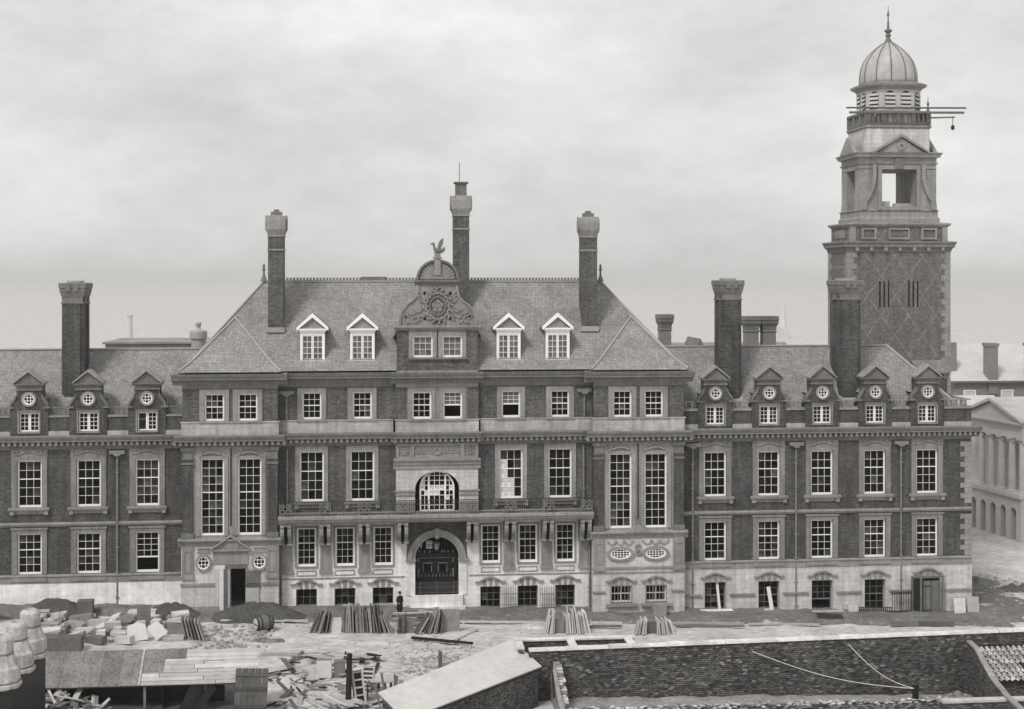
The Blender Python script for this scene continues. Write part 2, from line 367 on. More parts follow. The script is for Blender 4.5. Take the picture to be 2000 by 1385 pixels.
# ---- wings ----
WING_L = [-30.87, -26.5, -22.13]; WING_R = [22.13, 26.5, 30.87, 35.24, 39.61]
UW, UZ0, UZ1 = .915, 8.47, 12.05
LZ0, LZ1 = 3.38, 6.5
BAS_R = {22.13: (-.55, 1.67), 26.5: (-.72, 1.66), 30.87: (-.82, 1.64), 35.24: (-.88, 1.62)}
for u0, u1, us in ((-40, -19.35, WING_L), (19.35, 43.34, WING_R)):
    ops = [(U(u - UW), U(u + UW), UZ0, UZ1) for u in us] + [(U(u - UW), U(u + UW), LZ0, LZ1) for u in us]
    if u0 < 0: ops += [(U(-35.24 - UW), U(-35.24 + UW), a, b) for a, b in ((UZ0, UZ1), (LZ0, LZ1))]
    hp('wall', wall(MB(), U(u0), U(u1), 3.3, 13.1, 0, ops), 'brick')
    # stone base
    bops = [(U(u - .86), U(u + .86), *BAS_R[u]) for u in us if u in BAS_R] if u0 > 0 else []
    if u0 > 0: bops.append((U(39.61 - .75), U(39.61 + .75), -1.5, 1.6))
    hp('plinth', wall(MB(), U(u0), U(u1), -3.5, 2.72, -.12, bops, .5), 'render_white' if u0 < 0 else 'ashlar')
    # sill course
    mb = MB(); mb.prism_x([(0, 2.7), (-.16, 2.72), (-.16, 3.18), (-.24, 3.22), (-.24, 3.3), (0, 3.36)], U(u0), U(u1))
    for u in us: mb.box(U(u - 1.3), U(u + 1.3), -.22, 0, 2.86, 3.16)
    hp('sill_course', mb, 'stone')
    mb = MB(); mb.prism_x([(.05, 6.98), (-.08, 7.0), (-.12, 7.12), (-.22, 7.16), (-.22, 7.28), (.05, 7.33)], U(u0), U(u1))
    hp('string_course', mb, 'stone')
    hp('architrave', MB().box(U(u0), U(u1), -.06, .05, 12.84, 13.04), 'stone_cornice')
    cornice(HALL, U(u0), U(u1) + (.62 if u0 > 0 else 0), 0, CORN, dent=DENT)
    # parapet with stone base, coping and pierced cresting between the dormers
    hp('gutter', MB().box(U(u0), U(u1), .5, 1.1, 15.0, 15.1), 'lead')
    edges = [u0] + [v for u in us for v in (u - 1.4, u + 1.4)] + [u1]
    for a, b in zip(edges[::2], edges[1::2]):
        hp('parapet_base', MB().box(U(a), U(b), -.1, .5, 13.9, 14.24), 'band_stone')
        hp('parapet_wall', MB().box(U(a), U(b), 0, .38, 14.24, 15.3), 'brick')
        hp('parapet_coping', MB().box(U(a), U(b), -.09, .47, 15.3, 15.43), 'stone')
        mb = MB(); n = max(2, round((b - a) / .42)); st = (b - a) / n
        mb.box(U(a), U(b), .06, .26, 15.43, 15.52); mb.box(U(a), U(b), .06, .26, 15.98, 16.07)
        for i in range(n):
            x = U(a + (i + .5) * st)
            if u0 < 0 or i % 2 == 0: mb.band(x, 15.75, .1, .17, 0, 2 * math.pi, .1, .22, 10)
            mb.box(x - st / 2 - .045, x - st / 2 + .045, .08, .24, 15.52, 15.98)
        hp('balustrade', mb, 'stone_dark' if u0 < 0 else 'stone')
    for u in us:
        big = u < -30
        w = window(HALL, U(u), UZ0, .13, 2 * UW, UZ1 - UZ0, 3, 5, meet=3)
        # carved head and architrave round the opening
        mb = frame_ring(MB(), U(u - UW), U(u + UW), UZ0, UZ1, .4, -.09, .02, tb=0, tt=.24)
        mb.box(U(u - UW - .42), U(u + UW + .42), -.1, .02, UZ1 + .24, UZ1 + .84)
        mb.band(U(u), UZ1 - .55, 1.18, 1.3, R(58), R(122), -.19, -.1, 10)
        for s in (-1, 1):
            mb.band(U(u + s * 1.02), UZ1 + .58, .1, .2, 0, 2 * math.pi, -.17, -.1, 12)
            mb.band(U(u + s * .86), UZ1 + .86, .36, .46, R(200) if s > 0 else R(270), R(270) if s > 0 else R(340), -.17, -.1, 6)
        put('surround', mb.mesh('surround', 'stone_wing'), w)
        mb = MB(); mb.prism_x([(0, 8.22), (-.3, 8.26), (-.34, 8.38), (-.34, 8.46), (.13, 8.47)], U(u - 1.5), U(u + 1.5))
        mb.box(U(u - 1.36), U(u + 1.36), -.1, 0, 7.98, 8.23)
        for s in (-1, 1): mb.box(U(u + s * 1.26 - .14), U(u + s * 1.26 + .14), -.24, 0, 7.94, 8.24)
        put('sill', mb.mesh('sill', 'stone'), w)
        gap = 0.95 if abs(u + 22.13) < .1 else 0
        w = window(HALL, U(u), LZ0, .13, 2 * UW, LZ1 - LZ0, 3, 5 if not gap else 4, meet=3 if not gap else None, gap=gap)
        mb = frame_ring(MB(), U(u - UW), U(u + UW), LZ0, LZ1, .38, -.09, .02, tb=0, tt=.3)
        mb.box(U(u - UW - .46), U(u + UW + .46), -.17, .02, LZ1 + .3, LZ1 + .44)
        put('surround', mb.mesh('surround', 'stone_wing'), w)
# plinth band between the basement openings of the right wing
ed = [19.35] + [v for u in WING_R for v in (u - 1.15, u + 1.15)] + [43.3]
for a, b in zip(ed[::2], ed[1::2]): hp('plinth_band', MB().box(U(a), U(b), -.3, -.11, .62, .74), 'stone')
def hood(parent, u, z, y, wd=1.25):
    mb = MB(); mb.band(U(u), z - .82, 1.2, 1.3, R(50), R(130), y - .2, y, 12)
    for s in (-1, 1): mb.box(U(u + s * 1.0 - .22), U(u + s * 1.0 + .22), y - .19, y, z + .04, z + .13)
    for i in (-1, 0, 1): mb.prism_y([(U(u + i * .42 - .11), z - .3), (U(u + i * .42 + .11), z - .3), (U(u + i * .5 + .15), z + .28 - .1 * abs(i)), (U(u + i * .5 - .15), z + .28 - .1 * abs(i))], y - .06, y)
    return put('hood_mould', mb.mesh('hood_mould', 'stone'), parent)
for u, (a, b) in BAS_R.items():
    gap = .75 if u == 30.87 else 0
    w = window(HALL, U(u), a, .28, 1.72, b - a, 3, 4 if not gap else 3, bd=.07, bar=.03, meet=2 if not gap else None, gap=gap, fm='pipe')
    hood(w, u, b + .3, -.12)
    mb = MB().box(U(u - 1.15), U(u + 1.15), -.3, .1, a - .16, a); put('sill', mb.mesh('sill', 'stone'), w)
hood(HALL, 39.61, 2.02, -.12)
# ---- dormers of the wings ----
def wing_dormer(u, openw=False):
    x = U(u)
    mb = wall(MB(), x - 1.4, x + 1.4, 13.92, 15.85, -.14, [(x - .74, x + .74, 14.2, 15.66)], .5)
    mb.box(x - 1.39, x - .8, .36, .5, 13.92, 15.85); mb.box(x + .8, x + 1.39, .36, .5, 13.92, 15.85); mb.box(x - 1.39, x + 1.39, .5, 1.0, 15.66, 15.85); mb.box(x - 1.39, x + 1.39, .6, 1.0, 13.92, 15.66)
    half = [(1.4, 15.85), (1.4, 16.1), (1.36, 16.32), (1.22, 16.55), (1.04, 16.78), (.94, 17.05), (.93, 17.36)]
    mb.prism_y([(x - a, b) for a, b in half] + [(x + a, b) for a, b in reversed(half)], -.14, .4)
    mb.box(x - .93, x + .93, .4, .9, 15.6, 17.86)
    d = hp('wing_dormer', mb, 'brick')
    mb = MB()
    for s in (-1, 1):
        mb.box(x + s * 1.33 - .26, x + s * 1.33 + .26, -.3, .3, 16.0, 16.13)
        mb.prism_y([(x + s * 1.44, 16.13), (x + s * 1.4, 16.36), (x + s * 1.26, 16.58), (x + s * 1.08, 16.8), (x + s * .98, 17.05), (x + s * .88, 17.05), (x + s * .94, 16.76), (x + s * 1.12, 16.5), (x + s * 1.24, 16.32), (x + s * 1.3, 16.13)], -.24, .1)
    mb.box(x - .86, x + .86, -.22, -.13, 15.7, 15.84)
    put('volute', mb.mesh('volute', 'stone_dark'), d)
    mb = MB(); mb.box(x - .98, x + .98, -.24, .4, 17.36, 17.48); mb.box(x - .93, x + .93, -.15, .4, 17.48, 17.68)
    mb.prism_x([(.4, 17.68), (-.26, 17.68), (-.36, 17.8), (-.36, 17.86), (.4, 17.9)], x - 1.1, x + 1.1)
    mb.prism_y([(x - 1.0, 17.86), (x + 1.0, 17.86), (x, 18.7)], -.2, .88)
    put('pediment', mb.mesh('pediment', 'stone_dark'), d)
    mb = MB()
    for s in (-1, 1): mb.prism_y([(x + s * 1.16, 17.84), (x + s * 1.16, 17.97), (x, 18.92), (x, 18.76)], -.4, .9)
    put('raking_cornice', mb.mesh('raking_cornice', 'stone'), d)
    mb = MB()
    mb.prism_y([(x - 1.1, 16.6), (x + 1.1, 16.6), (x, 17.75)], .42, 2.9)
    put('dormer_roof', mb.mesh('dormer_roof', 'slate'), d)
    for s in (-1, 1):
        op = openw and s < 0
        wd = window(HALL, x + s * .37, 14.22, .02, .72, 1.42, 2, 4, name='casement_window', bd=.09, bar=.032) if not op else \
             put('casement_window', frame_ring(MB(), x - .37 - .27, x - .37 + .27, 14.32, 15.54, .09, .02, .14).mesh('casement_frame', 'white'), HALL)
    frame_m = frame_ring(MB(), x - .74, x + .74, 14.2, 15.66, .1, -.2, -.13, tb=.1)
    put('surround', frame_m.mesh('surround', 'stone'), d)
    round_window(HALL, x, 16.7, -.14, .42, .42)
for u in WING_L: wing_dormer(u, openw=(u == -22.13))
for u in WING_R: wing_dormer(u)
# dormer on the return of the right wing, seen from its side
def side_dormer(y):
    X = U(43.34)
    mb = MB().box(X - 1.8, X - .25, y - .93, y + .93, 14.3, 17.36); mb.box(X - .5, X, y - 1.3, y + 1.3, 13.92, 16.1)
    d = hp('wing_dormer', mb, 'brick')
    mb = MB()
    for s in (-1, 1): mb.prism_x([(y + s * 1.16, 17.84), (y + s * 1.16, 17.97), (y, 18.92), (y, 18.76)], X - 3, X - .1)
    mb.prism_x([(y - 1.0, 17.4), (y + 1.0, 17.4), (y + 1.1, 17.84), (y, 18.78), (y - 1.1, 17.84)], X - .6, X - .18)
    put('pediment', mb.mesh('pediment', 'stone_dark'), d)
side_dormer(5.0)
# ---- wing roofs ----
def roof_rings(rings):
    return [[(U(a), c, z), (U(b), c, z), (U(b), d, z), (U(a), d, z)] for a, b, c, d, z in rings]
hp('wing_roof', MB().rings(roof_rings([(-40, -10, .75, 9.25, 15.35), (-40, -10, 5.0, 5.02, 20.2)])), 'slate')
hp('wing_roof', MB().rings(roof_rings([(10, 42.7, .75, 9.25, 15.35), (10, 38.1, 5.0, 5.02, 20.2)])), 'slate')
hp('ridge_capping', MB().box(U(-40), U(-14), 4.86, 5.14, 20.15, 20.27).box(U(14), U(38.2), 4.86, 5.14, 20.15, 20.27), 'lead')
hp('rear_roof', MB().prism_y([(U(35), 14.0), (U(35), 18.1), (U(41.6), 18.1), (U(44.6), 14.0)], 7.4, 24), 'slate')
hp('hip_capping', MB().tube([(U(38.1), 5.0, 20.24), (U(42.7), .75, 15.4)], .13).tube([(U(38.1), 5.0, 20.24), (U(42.7), 9.25, 15.4)], .13), 'lead')
# end and back walls close the wings
mb = MB(); mb.box(U(43.0), U(43.34), .34, 22, -3.5, 15.3); mb.box(U(-40), U(-39.7), .34, 9.2, -3, 15.3); mb.box(U(-40), U(43.3), 9.0, 9.3, -3, 15.3)
hp('end_wall', mb, 'brick')
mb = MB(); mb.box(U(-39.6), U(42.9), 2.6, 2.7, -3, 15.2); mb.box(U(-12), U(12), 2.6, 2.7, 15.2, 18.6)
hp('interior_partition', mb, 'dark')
hp('cornice', MB().prism_y([(U(43.34 - a), b) for a, b in CORN], -.02, 22), 'stone_cornice')
hp('parapet_return', MB().box(U(42.96), U(43.34), .4, 9, 14.24, 15.3), 'brick')
hp('parapet_return_coping', MB().box(U(42.9), U(43.43), .48, 9, 15.3, 15.43), 'stone')
mb = MB(); mb.box(U(42.98), U(43.2), .2, 8, 15.43, 15.52); mb.box(U(42.98), U(43.2), .2, 8, 15.98, 16.07)
for i in range(12): mb.box(U(43.05), U(43.14), .5 + i * .5, .6 + i * .5, 15.52, 15.98)
hp('balustrade', mb, 'stone')
# quoins up the right-hand corner
for i in range(23):
    z = 3.4 + i * .42
    if z + .4 > 12.8 or 6.7 < z < 7.3: continue
    w = .95 if i % 2 else .6
    hp('quoin', MB().box(U(43.36 - w), U(43.37), -.05, .5 if i % 2 else .8, z + .012, z + .408), 'stone')
# ---- pavilions ----
for s in (-1, 1):
    a, b = sorted((s * 12.2, s * 19.35)); c = s * 15.72
    Y = -1.0
    tw = [c - 1.4, c + 1.4]
    hp('pavilion_wall', wall(MB(), U(a), U(b), 6.05, 13.05, Y, [(U(u - .9), U(u + .9), 6.28, 12.15) for u in tw], .34), 'stone')
    mb = MB(); mb.box(U(a), U(a + .02), Y + .02, 1, -3, 18); mb.box(U(b - .02), U(b), Y + .02, 1, -3, 18)
    hp('pavilion_return', mb, 'brick')
    for u in (a + .4, b - .4):          # brick pilasters
        p = hp('pilaster', MB().box(U(u - .39), U(u + .39), Y - .13, Y + .02, 6.5, 12.1), 'brick')
        mb = MB(); mb.box(U(u - .46), U(u + .46), Y - .2, Y, 11.7, 11.85); mb.box(U(u - .43), U(u + .43), Y - .17, Y, 12.1, 12.2); mb.box(U(u - .5), U(u + .5), Y - .24, Y, 12.75, 13.03)
        mb.box(U(u - .39), U(u + .39), Y - .12, Y, 11.85, 12.75)
        put('pilaster_base', MB().box(U(u - .46), U(u + .46), Y - .2, Y + .02, 6.1, 6.5).mesh('pilaster_base', 'stone_dark'), p)
        put('capital', mb.mesh('capital', 'stone_dark'), p)
    for u in tw:
        w = window(HALL, U(u), 6.28, Y + .13, 1.8, 5.87, 3, 9, meet=5)
        mb = frame_ring(MB(), U(u - .9), U(u + .9), 6.28, 12.15, .3, Y - .1, Y + .02, tb=0, tt=.2)
        mb.band(U(u), 11.55, 1.05, 1.15, R(55), R(125), Y - .2, Y - .02, 10)
        for q in (-1, 1): mb.band(U(u + q * .98), 12.62, .22, .32, R(190) if q > 0 else R(260), R(280) if q > 0 else R(350), Y - .17, Y - .02, 6)
        put('surround', mb.mesh('surround', 'stone'), w)
    hp('rainwater_slot', MB().box(U(c - .05), U(c + .05), Y - .05, Y, 7.0, 12.9), 'iron')
    cornice(HALL, U(a - .55), U(b + .55), Y, CORN, dent=DENT)
    # attic storey
    hp('attic_band', MB().box(U(a - .08), U(b + .08), Y - .1, Y + .3, 13.9, 14.86).box(U(a - .14), U(b + .14), Y - .16, Y + .3, 14.86, 14.95), 'band_stone')
    aw = [c - 1.25, c + 1.25]
    hp('attic_wall', wall(MB(), U(a), U(b), 14.95, 17.75, Y, [(U(u - .75), U(u + .75), 14.98, 17.08) for u in aw], .34), 'brick_mid')
    hp('attic_frieze', MB().box(U(a - .03), U(b + .03), Y - .06, Y, 17.45, 17.73), 'stone_cornice')
    for u in aw:
        w = window(HALL, U(u), 14.98, Y + .13, 1.5, 2.1, 3, 4, meet=2)
        put('surround', frame_ring(MB(), U(u - .75), U(u + .75), 14.98, 17.08, .36, Y - .09, Y + .02, tb=0, tt=.32).mesh('surround', 'stone'), w)
        put('sill', MB().box(U(u - 1.15), U(u + 1.15), Y - .2, Y + .13, 14.86, 14.975).mesh('sill', 'stone'), w)
    cornice(HALL, U(a - .75), U(b + .75), Y, CORN2)
    hp('pavilion_roof', MB().rings(roof_rings([(c - 3.9, c + 3.9, -1.92, 6, 18.74), (c - 3.75, c + 3.75, -1.8, 6, 18.82), (c - 2.95, c + 2.95, -.95, 6, 19.5), (c - .02 , c + .02, 2.0, 6, 22.72)])), 'slate')
    mb = MB()
    for q in (-1, 1): mb.tube([(U(c + q * 3.8), -1.85, 18.84), (U(c + q * 2.95), -.97, 19.54), (U(c), 2.0, 22.8)], .09)
    mb.tube([(U(c), 2.0, 22.8), (U(c), 4.4, 22.8)], .1)
    hp('hip_capping', mb, 'lead')
    # ground storey of the pavilion
    dops = [(U(-15.76), U(-14.62), .75, 3.75)] if s < 0 else [(U(u - .86), U(u + .86), .42, 1.8) for u in (14.38, 17.14)]
    hp('pavilion_base', wall(MB(), U(a - .08), U(b + .08), -3, 5.75, Y - .1, dops, .6), 'ashlar')
    mb = MB(); mb.prism_x([(Y, 5.5), (Y - .16, 5.5), (Y - .2, 5.66), (Y - .24, 5.86), (Y - .42, 5.92), (Y - .42, 6.02), (Y, 6.1)], U(a - .3), U(b + .3))
    hp('pavilion_cornice', mb, 'stone')
    for u in (a + .42, b - .42):
        mb = MB(); mb.box(U(u - .42), U(u + .42), Y - .22, Y - .09, 3.2, 5.5); frame_ring(mb, U(u - .22), U(u + .22), 3.6, 5.1, .08, Y - .27, Y - .21)
        mb.box(U(u - .47), U(u + .47), Y - .28, Y - .09, 3.0, 3.2)
        hp('corner_pier', mb, 'stone')
    if s < 0:
        mb = MB(); mb.prism_y([(U(c - 1.28), 5.3), (U(c + 1.28), 5.3), (U(c), 6.18)], Y - .26, Y - .1)
        for q in (-1, 1): mb.prism_y([(U(c + q * 1.5), 5.18), (U(c + q * 1.5), 5.32), (U(c), 6.42), (U(c), 6.24)], Y - .48, Y - .1)
        mb.box(U(c - 1.45), U(c + 1.45), Y - .42, Y - .1, 5.14, 5.28); mb.box(U(c - .4), U(c + .6), Y - .3, Y - .1, 5.3, 5.7)
        mb.box(U(c - 1.3), U(c + 1.3), Y - .2, Y - .1, 4.1, 5.14)
        hp('door_pediment', mb, 'stone')
        for u in (-17.76, -13.57):
            round_window(HALL, U(u), 4.25, Y - .1, .46, .5)
            mb = MB(); mb.box(U(u - .5), U(u + .5), Y - .2, Y - .1, 5.0, 5.06); mb.box(U(u - .38), U(u + .38), Y - .18, Y - .1, 5.06, 5.3); mb.box(U(u - .46), U(u + .46), Y - .22, Y - .1, 5.3, 5.36)
            hp('carved_panel', mb, 'stone')
        for p, q, e, z0, z1 in ((a - .14, -16.8, .12, 2.5, 2.7), (-13.4, b + .14, .12, 2.5, 2.7), (a - .2, -16.6, .2, .4, .95), (-13.3, b + .2, .18, .2, .7)):
            hp('plinth_moulding', MB().box(U(p), U(q), Y - .1 - e, Y - .1, z0, z1), 'stone')
    else:
        mb = MB(); mb.prism_y([(U(c - 1.05), 6.0), (U(c + 1.05), 6.0), (U(c), 6.62)], Y - .46, Y - .1)
        hp('door_pediment', mb, 'stone')
        for u in (14.3, 17.1): round_window(HALL, U(u), 4.3, Y - .1, .86, .42, 6, 4)
        mb = MB()
        for u in (14.3, 17.1):       # swags of leaves over each oval
            for q in (-.66, 0, .66): mb.band(U(u + q), 5.26, .2, .3, math.pi, 2 * math.pi, Y - .18, Y - .1, 10, 1.05)
            for q in (-.99, -.33, .33, .99): mb.band(U(u + q), 5.26, 0, .1, 0, 6.283, Y - .2, Y - .1, 8)
        for q in (-1, 1):
            for k_ in range(4): mb.band(U(c + q * .12), 4.2 + k_ * .13, 0, .1, 0, 6.283, Y - .19, Y - .1, 7)
        mb.band(U(c), 4.42, .1, .24, 0, 6.283, Y - .24, Y - .1, 12)
        mb.band(U(c), 4.72, .24, .32, R(20), R(160), Y - .26, Y - .1, 8)
        hp('carved_panel', mb, 'stone')
        hp('plinth_moulding', MB().box(U(a - .14), U(b + .14), Y - .2, Y - .1, 3.12, 3.26).box(U(a - .12), U(b + .12), Y - .15, Y - .1, 2.75, 2.86), 'stone')
        for u in (14.38, 17.14):
            w = window(HALL, U(u), .42, Y + .2, 1.72, 1.38, 2, 2, bd=.12, bar=.05, meet=1)
            hood(w, u, 2.06, Y - .1)
            mb = MB().box(U(u - 1.22), U(u + 1.22), Y - .4, Y + .2, .2, .42); put('sill', mb.mesh('sill', 'stone'), w)
            mb = MB()
            for i in range(7): mb.box(U(u - .8 + i * .267) - .02, U(u - .8 + i * .267) + .02, Y - .16, Y - .12, .42, 1.8)
            put('window_bars', mb.mesh('window_bars', 'stone'), w)
        for p, q in ((a - .1, 13.1), (18.35, b + .1)): hp('plinth_band', MB().box(U(p), U(q), Y - .24, Y - .09, 1.28, 1.4), 'stone')
# ---- centre block ----
CU = [-9.68, -5.8, 5.8, 9.68]
hp('centre_wall', wall(MB(), U(-12.2), U(12.2), 7.4, 13.05, 0, [(U(u - .94), U(u + .94), 8.58, 12.48) for u in CU] + [(U(-2.2), U(2.2), 7.7, 11.2)], .34), 'brick_mid')
for u in CU:
    wh = (0, 1, 2, 3, 5, 6) if u == 5.8 else ()
    w = window(HALL, U(u), 8.58, .13, 1.88, 3.9, 3, 5, meet=3, white=wh)
    put('surround', frame_ring(MB(), U(u - .94), U(u + .94), 8.58, 12.48, .32, -.1, .02, tb=0, tt=.4).mesh('surround', 'stone'), w)
    mb = MB(); mb.prism_x([(0, 8.36), (-.28, 8.4), (-.32, 8.57), (.13, 8.58)], U(u - 1.4), U(u + 1.4)); mb.box(U(u - 1.3), U(u + 1.3), -.1, 0, 8.1, 8.37)
    for q in (-1, 1): mb.box(U(u + q * 1.18 - .15), U(u + q * 1.18 + .15), -.24, 0, 8.05, 8.37)
    put('sill', mb.mesh('sill', 'stone'), w)
for a, b in ((-12.2, -3.4), (3.4, 12.2)):
    cornice(HALL, U(a), U(b), 0, CORN, dent=DENT)
    hp('architrave', MB().box(U(a), U(b), -.07, 0, 12.9, 13.03), 'stone_cornice')
    hp('attic_band', MB().box(U(a), U(b), -.1, .3, 13.9, 14.83).box(U(a), U(b), -.16, .3, 14.83, 14.9), 'band_stone')
    cornice(HALL, U(a), U(b), 0, CORN2)
    hp('attic_frieze', MB().box(U(a), U(b), -.06, 0, 17.45, 17.73), 'stone_cornice')
hp('attic_wall', wall(MB(), U(-12.2), U(12.2), 14.9, 17.75, 0, [(U(u - .75), U(u + .75), 14.93, 17.05) for u in CU] + [(U(-2.1), U(2.1), 14.93, 17.05)], .34), 'brick_mid')
for u in CU:
    gap = .85 if u == 5.8 else 0
    w = window(HALL, U(u), 14.93, .13, 1.5, 2.12, 3, 4 if not gap else 3, meet=2 if not gap else None, gap=gap, glass='glass_sky_tint' if gap else 'glass')
    put('surround', frame_ring(MB(), U(u - .75), U(u + .75), 14.93, 17.05, .36, -.09, .02, tb=0, tt=.32).mesh('surround', 'stone'), w)
    put('sill', MB().box(U(u - 1.15), U(u + 1.15), -.22, .13, 14.81, 14.925).mesh('sill', 'stone'), w)
# ---- central frontispiece ----
FY = -.5
mb = arch_panel(MB(), U(-3.2), U(3.2), 9.45, 11.1, U(0), 1.72, 1.42, FY, .5)
mb.box(U(-3.2), U(-1.72), FY, 0, 7.7, 9.45); mb.box(U(1.72), U(3.2), FY, 0, 7.7, 9.45); mb.box(U(-3.2), U(-3.19), FY, 0, 7.7, 13); mb.box(U(3.19), U(3.2), FY, 0, 7.7, 13)
fr = hp('frontispiece', mb, 'ashlar')
mb = MB(); mb.prism_x([(FY, 11.05), (FY - .1, 11.08), (FY - .1, 11.34), (FY - .18, 11.4), (FY - .22, 11.66), (FY - .34, 11.72), (FY - .36, 11.84), (FY + .4, 11.88)], U(-3.38), U(3.38))
for s in (-1, 1):
    mb.box(U(s * 2.5 - .82), U(s * 2.5 + .82), FY - .14, FY, 9.3, 9.42); mb.box(U(s * 2.5 - .76), U(s * 2.5 + .76), FY - .08, FY, 9.0, 9.08)
    mb.box(U(s * 2.5 - .72), U(s * 2.5 + .72), FY - .12, FY, 7.7, 8.55); mb.band(U(s * 2.5), 8.2, .16, .3, 0, 6.28, FY - .2, FY - .12, 10)
put('entablature', mb.mesh('entablature', 'stone'), fr)
mb = MB(); mb.box(U(-3.2), U(3.2), FY + .06, FY + .4, 11.86, 13.03)
for a, b in ((-3.2, -2.95), (-2.12, -1.8), (1.8, 2.12), (2.95, 3.2)): mb.box(U(a), U(b), FY - .05, FY + .07, 11.86, 13.0)
mb.box(U(-3.2), U(3.2), FY - .055, FY + .07, 11.86, 12.02); mb.box(U(-3.2), U(3.2), FY - .055, FY + .07, 12.86, 13.03)
put('frieze', mb.mesh('frieze', 'stone'), fr)
mb = MB()
for s in (-1, 1):      # running scroll either side of the roundel, a rosette in each end panel
    for i in range(5):
        up_ = i % 2
        mb.band(U(s * (.52 + i * .27)), 12.44, .1, .18, 0 if up_ else math.pi, math.pi if up_ else 2 * math.pi, FY - .02, FY + .07, 8)
        mb.band(U(s * (.52 + i * .27)), 12.44 + (-.1 if up_ else .1), 0, .08, 0, 6.283, FY - .03, FY + .07, 8)
    for r0, r1 in ((.0, .1), (.17, .25)): mb.band(U(s * 2.54), 12.44, r0, r1, 0, 6.283, FY - .02, FY + .07, 12)
    for k_ in range(8): mb.band(U(s * 2.54 + .3 * math.cos(k_ * .785)), 12.44 + .32 * math.sin(k_ * .785), 0, .06, 0, 6.283, FY - .02, FY + .07, 7)
mb.band(U(0), 12.44, .2, .3, 0, 6.283, FY - .06, FY + .07, 14)
put('carving', mb.mesh('carving', 'stone'), fr)['kind'] = 'stuff'
cornice(HALL, U(-3.4), U(3.4), FY + .1, CORN, dent=DENT)
# the arched window behind it, half glazed and whitewashed
AX, AY, AZ0, AZS, ARX, ARZ = U(0), -.06, 7.78, 9.5, 1.36, 1.34
mb = MB(); mb.band(AX, AZS, ARX - .12, ARX, 0, math.pi, AY, AY + .12, 20)
mb.box(AX - ARX, AX - ARX + .12, AY, AY + .12, AZ0, AZS); mb.box(AX + ARX - .12, AX + ARX, AY, AY + .12, AZ0, AZS); mb.box(AX - ARX, AX + ARX, AY, AY + .12, AZ0 - .12, AZ0 + .03)
for x in (-.64, .64): mb.box(AX + x - .07, AX + x + .07, AY, AY + .12, AZ0, AZS + math.sqrt(ARX ** 2 - x * x) - .05)
cxs = [-1.24, -.94, -.71, -.57, -.19, .19, .57, .71, .94, 1.24]
for x in (-.96, -.2, .2, .96): mb.box(AX + x - .02, AX + x + .02, AY + .03, AY + .09, AZ0, AZS + math.sqrt(ARX ** 2 - x * x) - .08)
zz = [AZ0 + i * .385 for i in range(8)]
for z in zz[1:]:
    hw = ARX if z < AZS else math.sqrt(max(.05, ARX ** 2 - (z - AZS) ** 2))
    mb.box(AX - hw, AX + hw, AY + .032, AY + .088, z - .02, z + .02)
aw = hp('arched_window', mb, 'white')
for i, (a, b) in enumerate(((-1.26, -.96), (-.96, -.7), (-.58, -.2), (-.2, .2), (.2, .58), (.7, .96), (.96, 1.26))):
    for j, z in enumerate(zz):
        m_ = (a + b) / 2; top = z + .385
        if z + .2 > AZS and math.hypot(max(abs(a), abs(b)) - .06, z + .19 - AZS) > ARX: continue
        white = (j in (3, 4) and rnd.random() < .66) or (j in (5, 6) and rnd.random() < .35) or (j == 2 and i in (5,))
        put('pane', pane_mesh(b - a - .03, .35, 'white_glass' if white else 'glass'), aw, (AX + m_, AY + .055, z + .19))
# attic over the frontispiece
hp('attic_bay', wall(MB(), U(-3.2), U(3.2), 13.9, 17.75, -.4, [(U(u - .75), U(u + .75), 14.93, 17.05) for u in (-1.2, 1.2)], .5), 'stone')
for a, b in ((-3.21, -2.35), (2.35, 3.21)): hp('attic_bay_brick', MB().box(U(a), U(b), -.43, 0, 14.95, 17.4), 'brick_mid')
hp('attic_band', MB().box(U(-3.24), U(3.24), -.5, .1, 13.9, 14.83).box(U(-3.3), U(3.3), -.56, .1, 14.83, 14.9), 'band_stone')
for u in (-1.2, 1.2):
    gap = .85 if u > 0 else 0
    w = window(HALL, U(u), 14.93, -.27, 1.5, 2.12, 3, 4 if not gap else 3, meet=2 if not gap else None, gap=gap, glass='glass_sky_tint' if gap else 'glass')
    put('surround', frame_ring(MB(), U(u - .75), U(u + .75), 14.93, 17.05, .3, -.48, -.38, tb=0, tt=.3).mesh('surround', 'stone'), w)
    put('sill', MB().box(U(u - 1.15), U(u + 1.15), -.62, -.27, 14.81, 14.925).mesh('sill', 'stone'), w)
cornice(HALL, U(-3.6), U(3.6), -.4, CORN2)
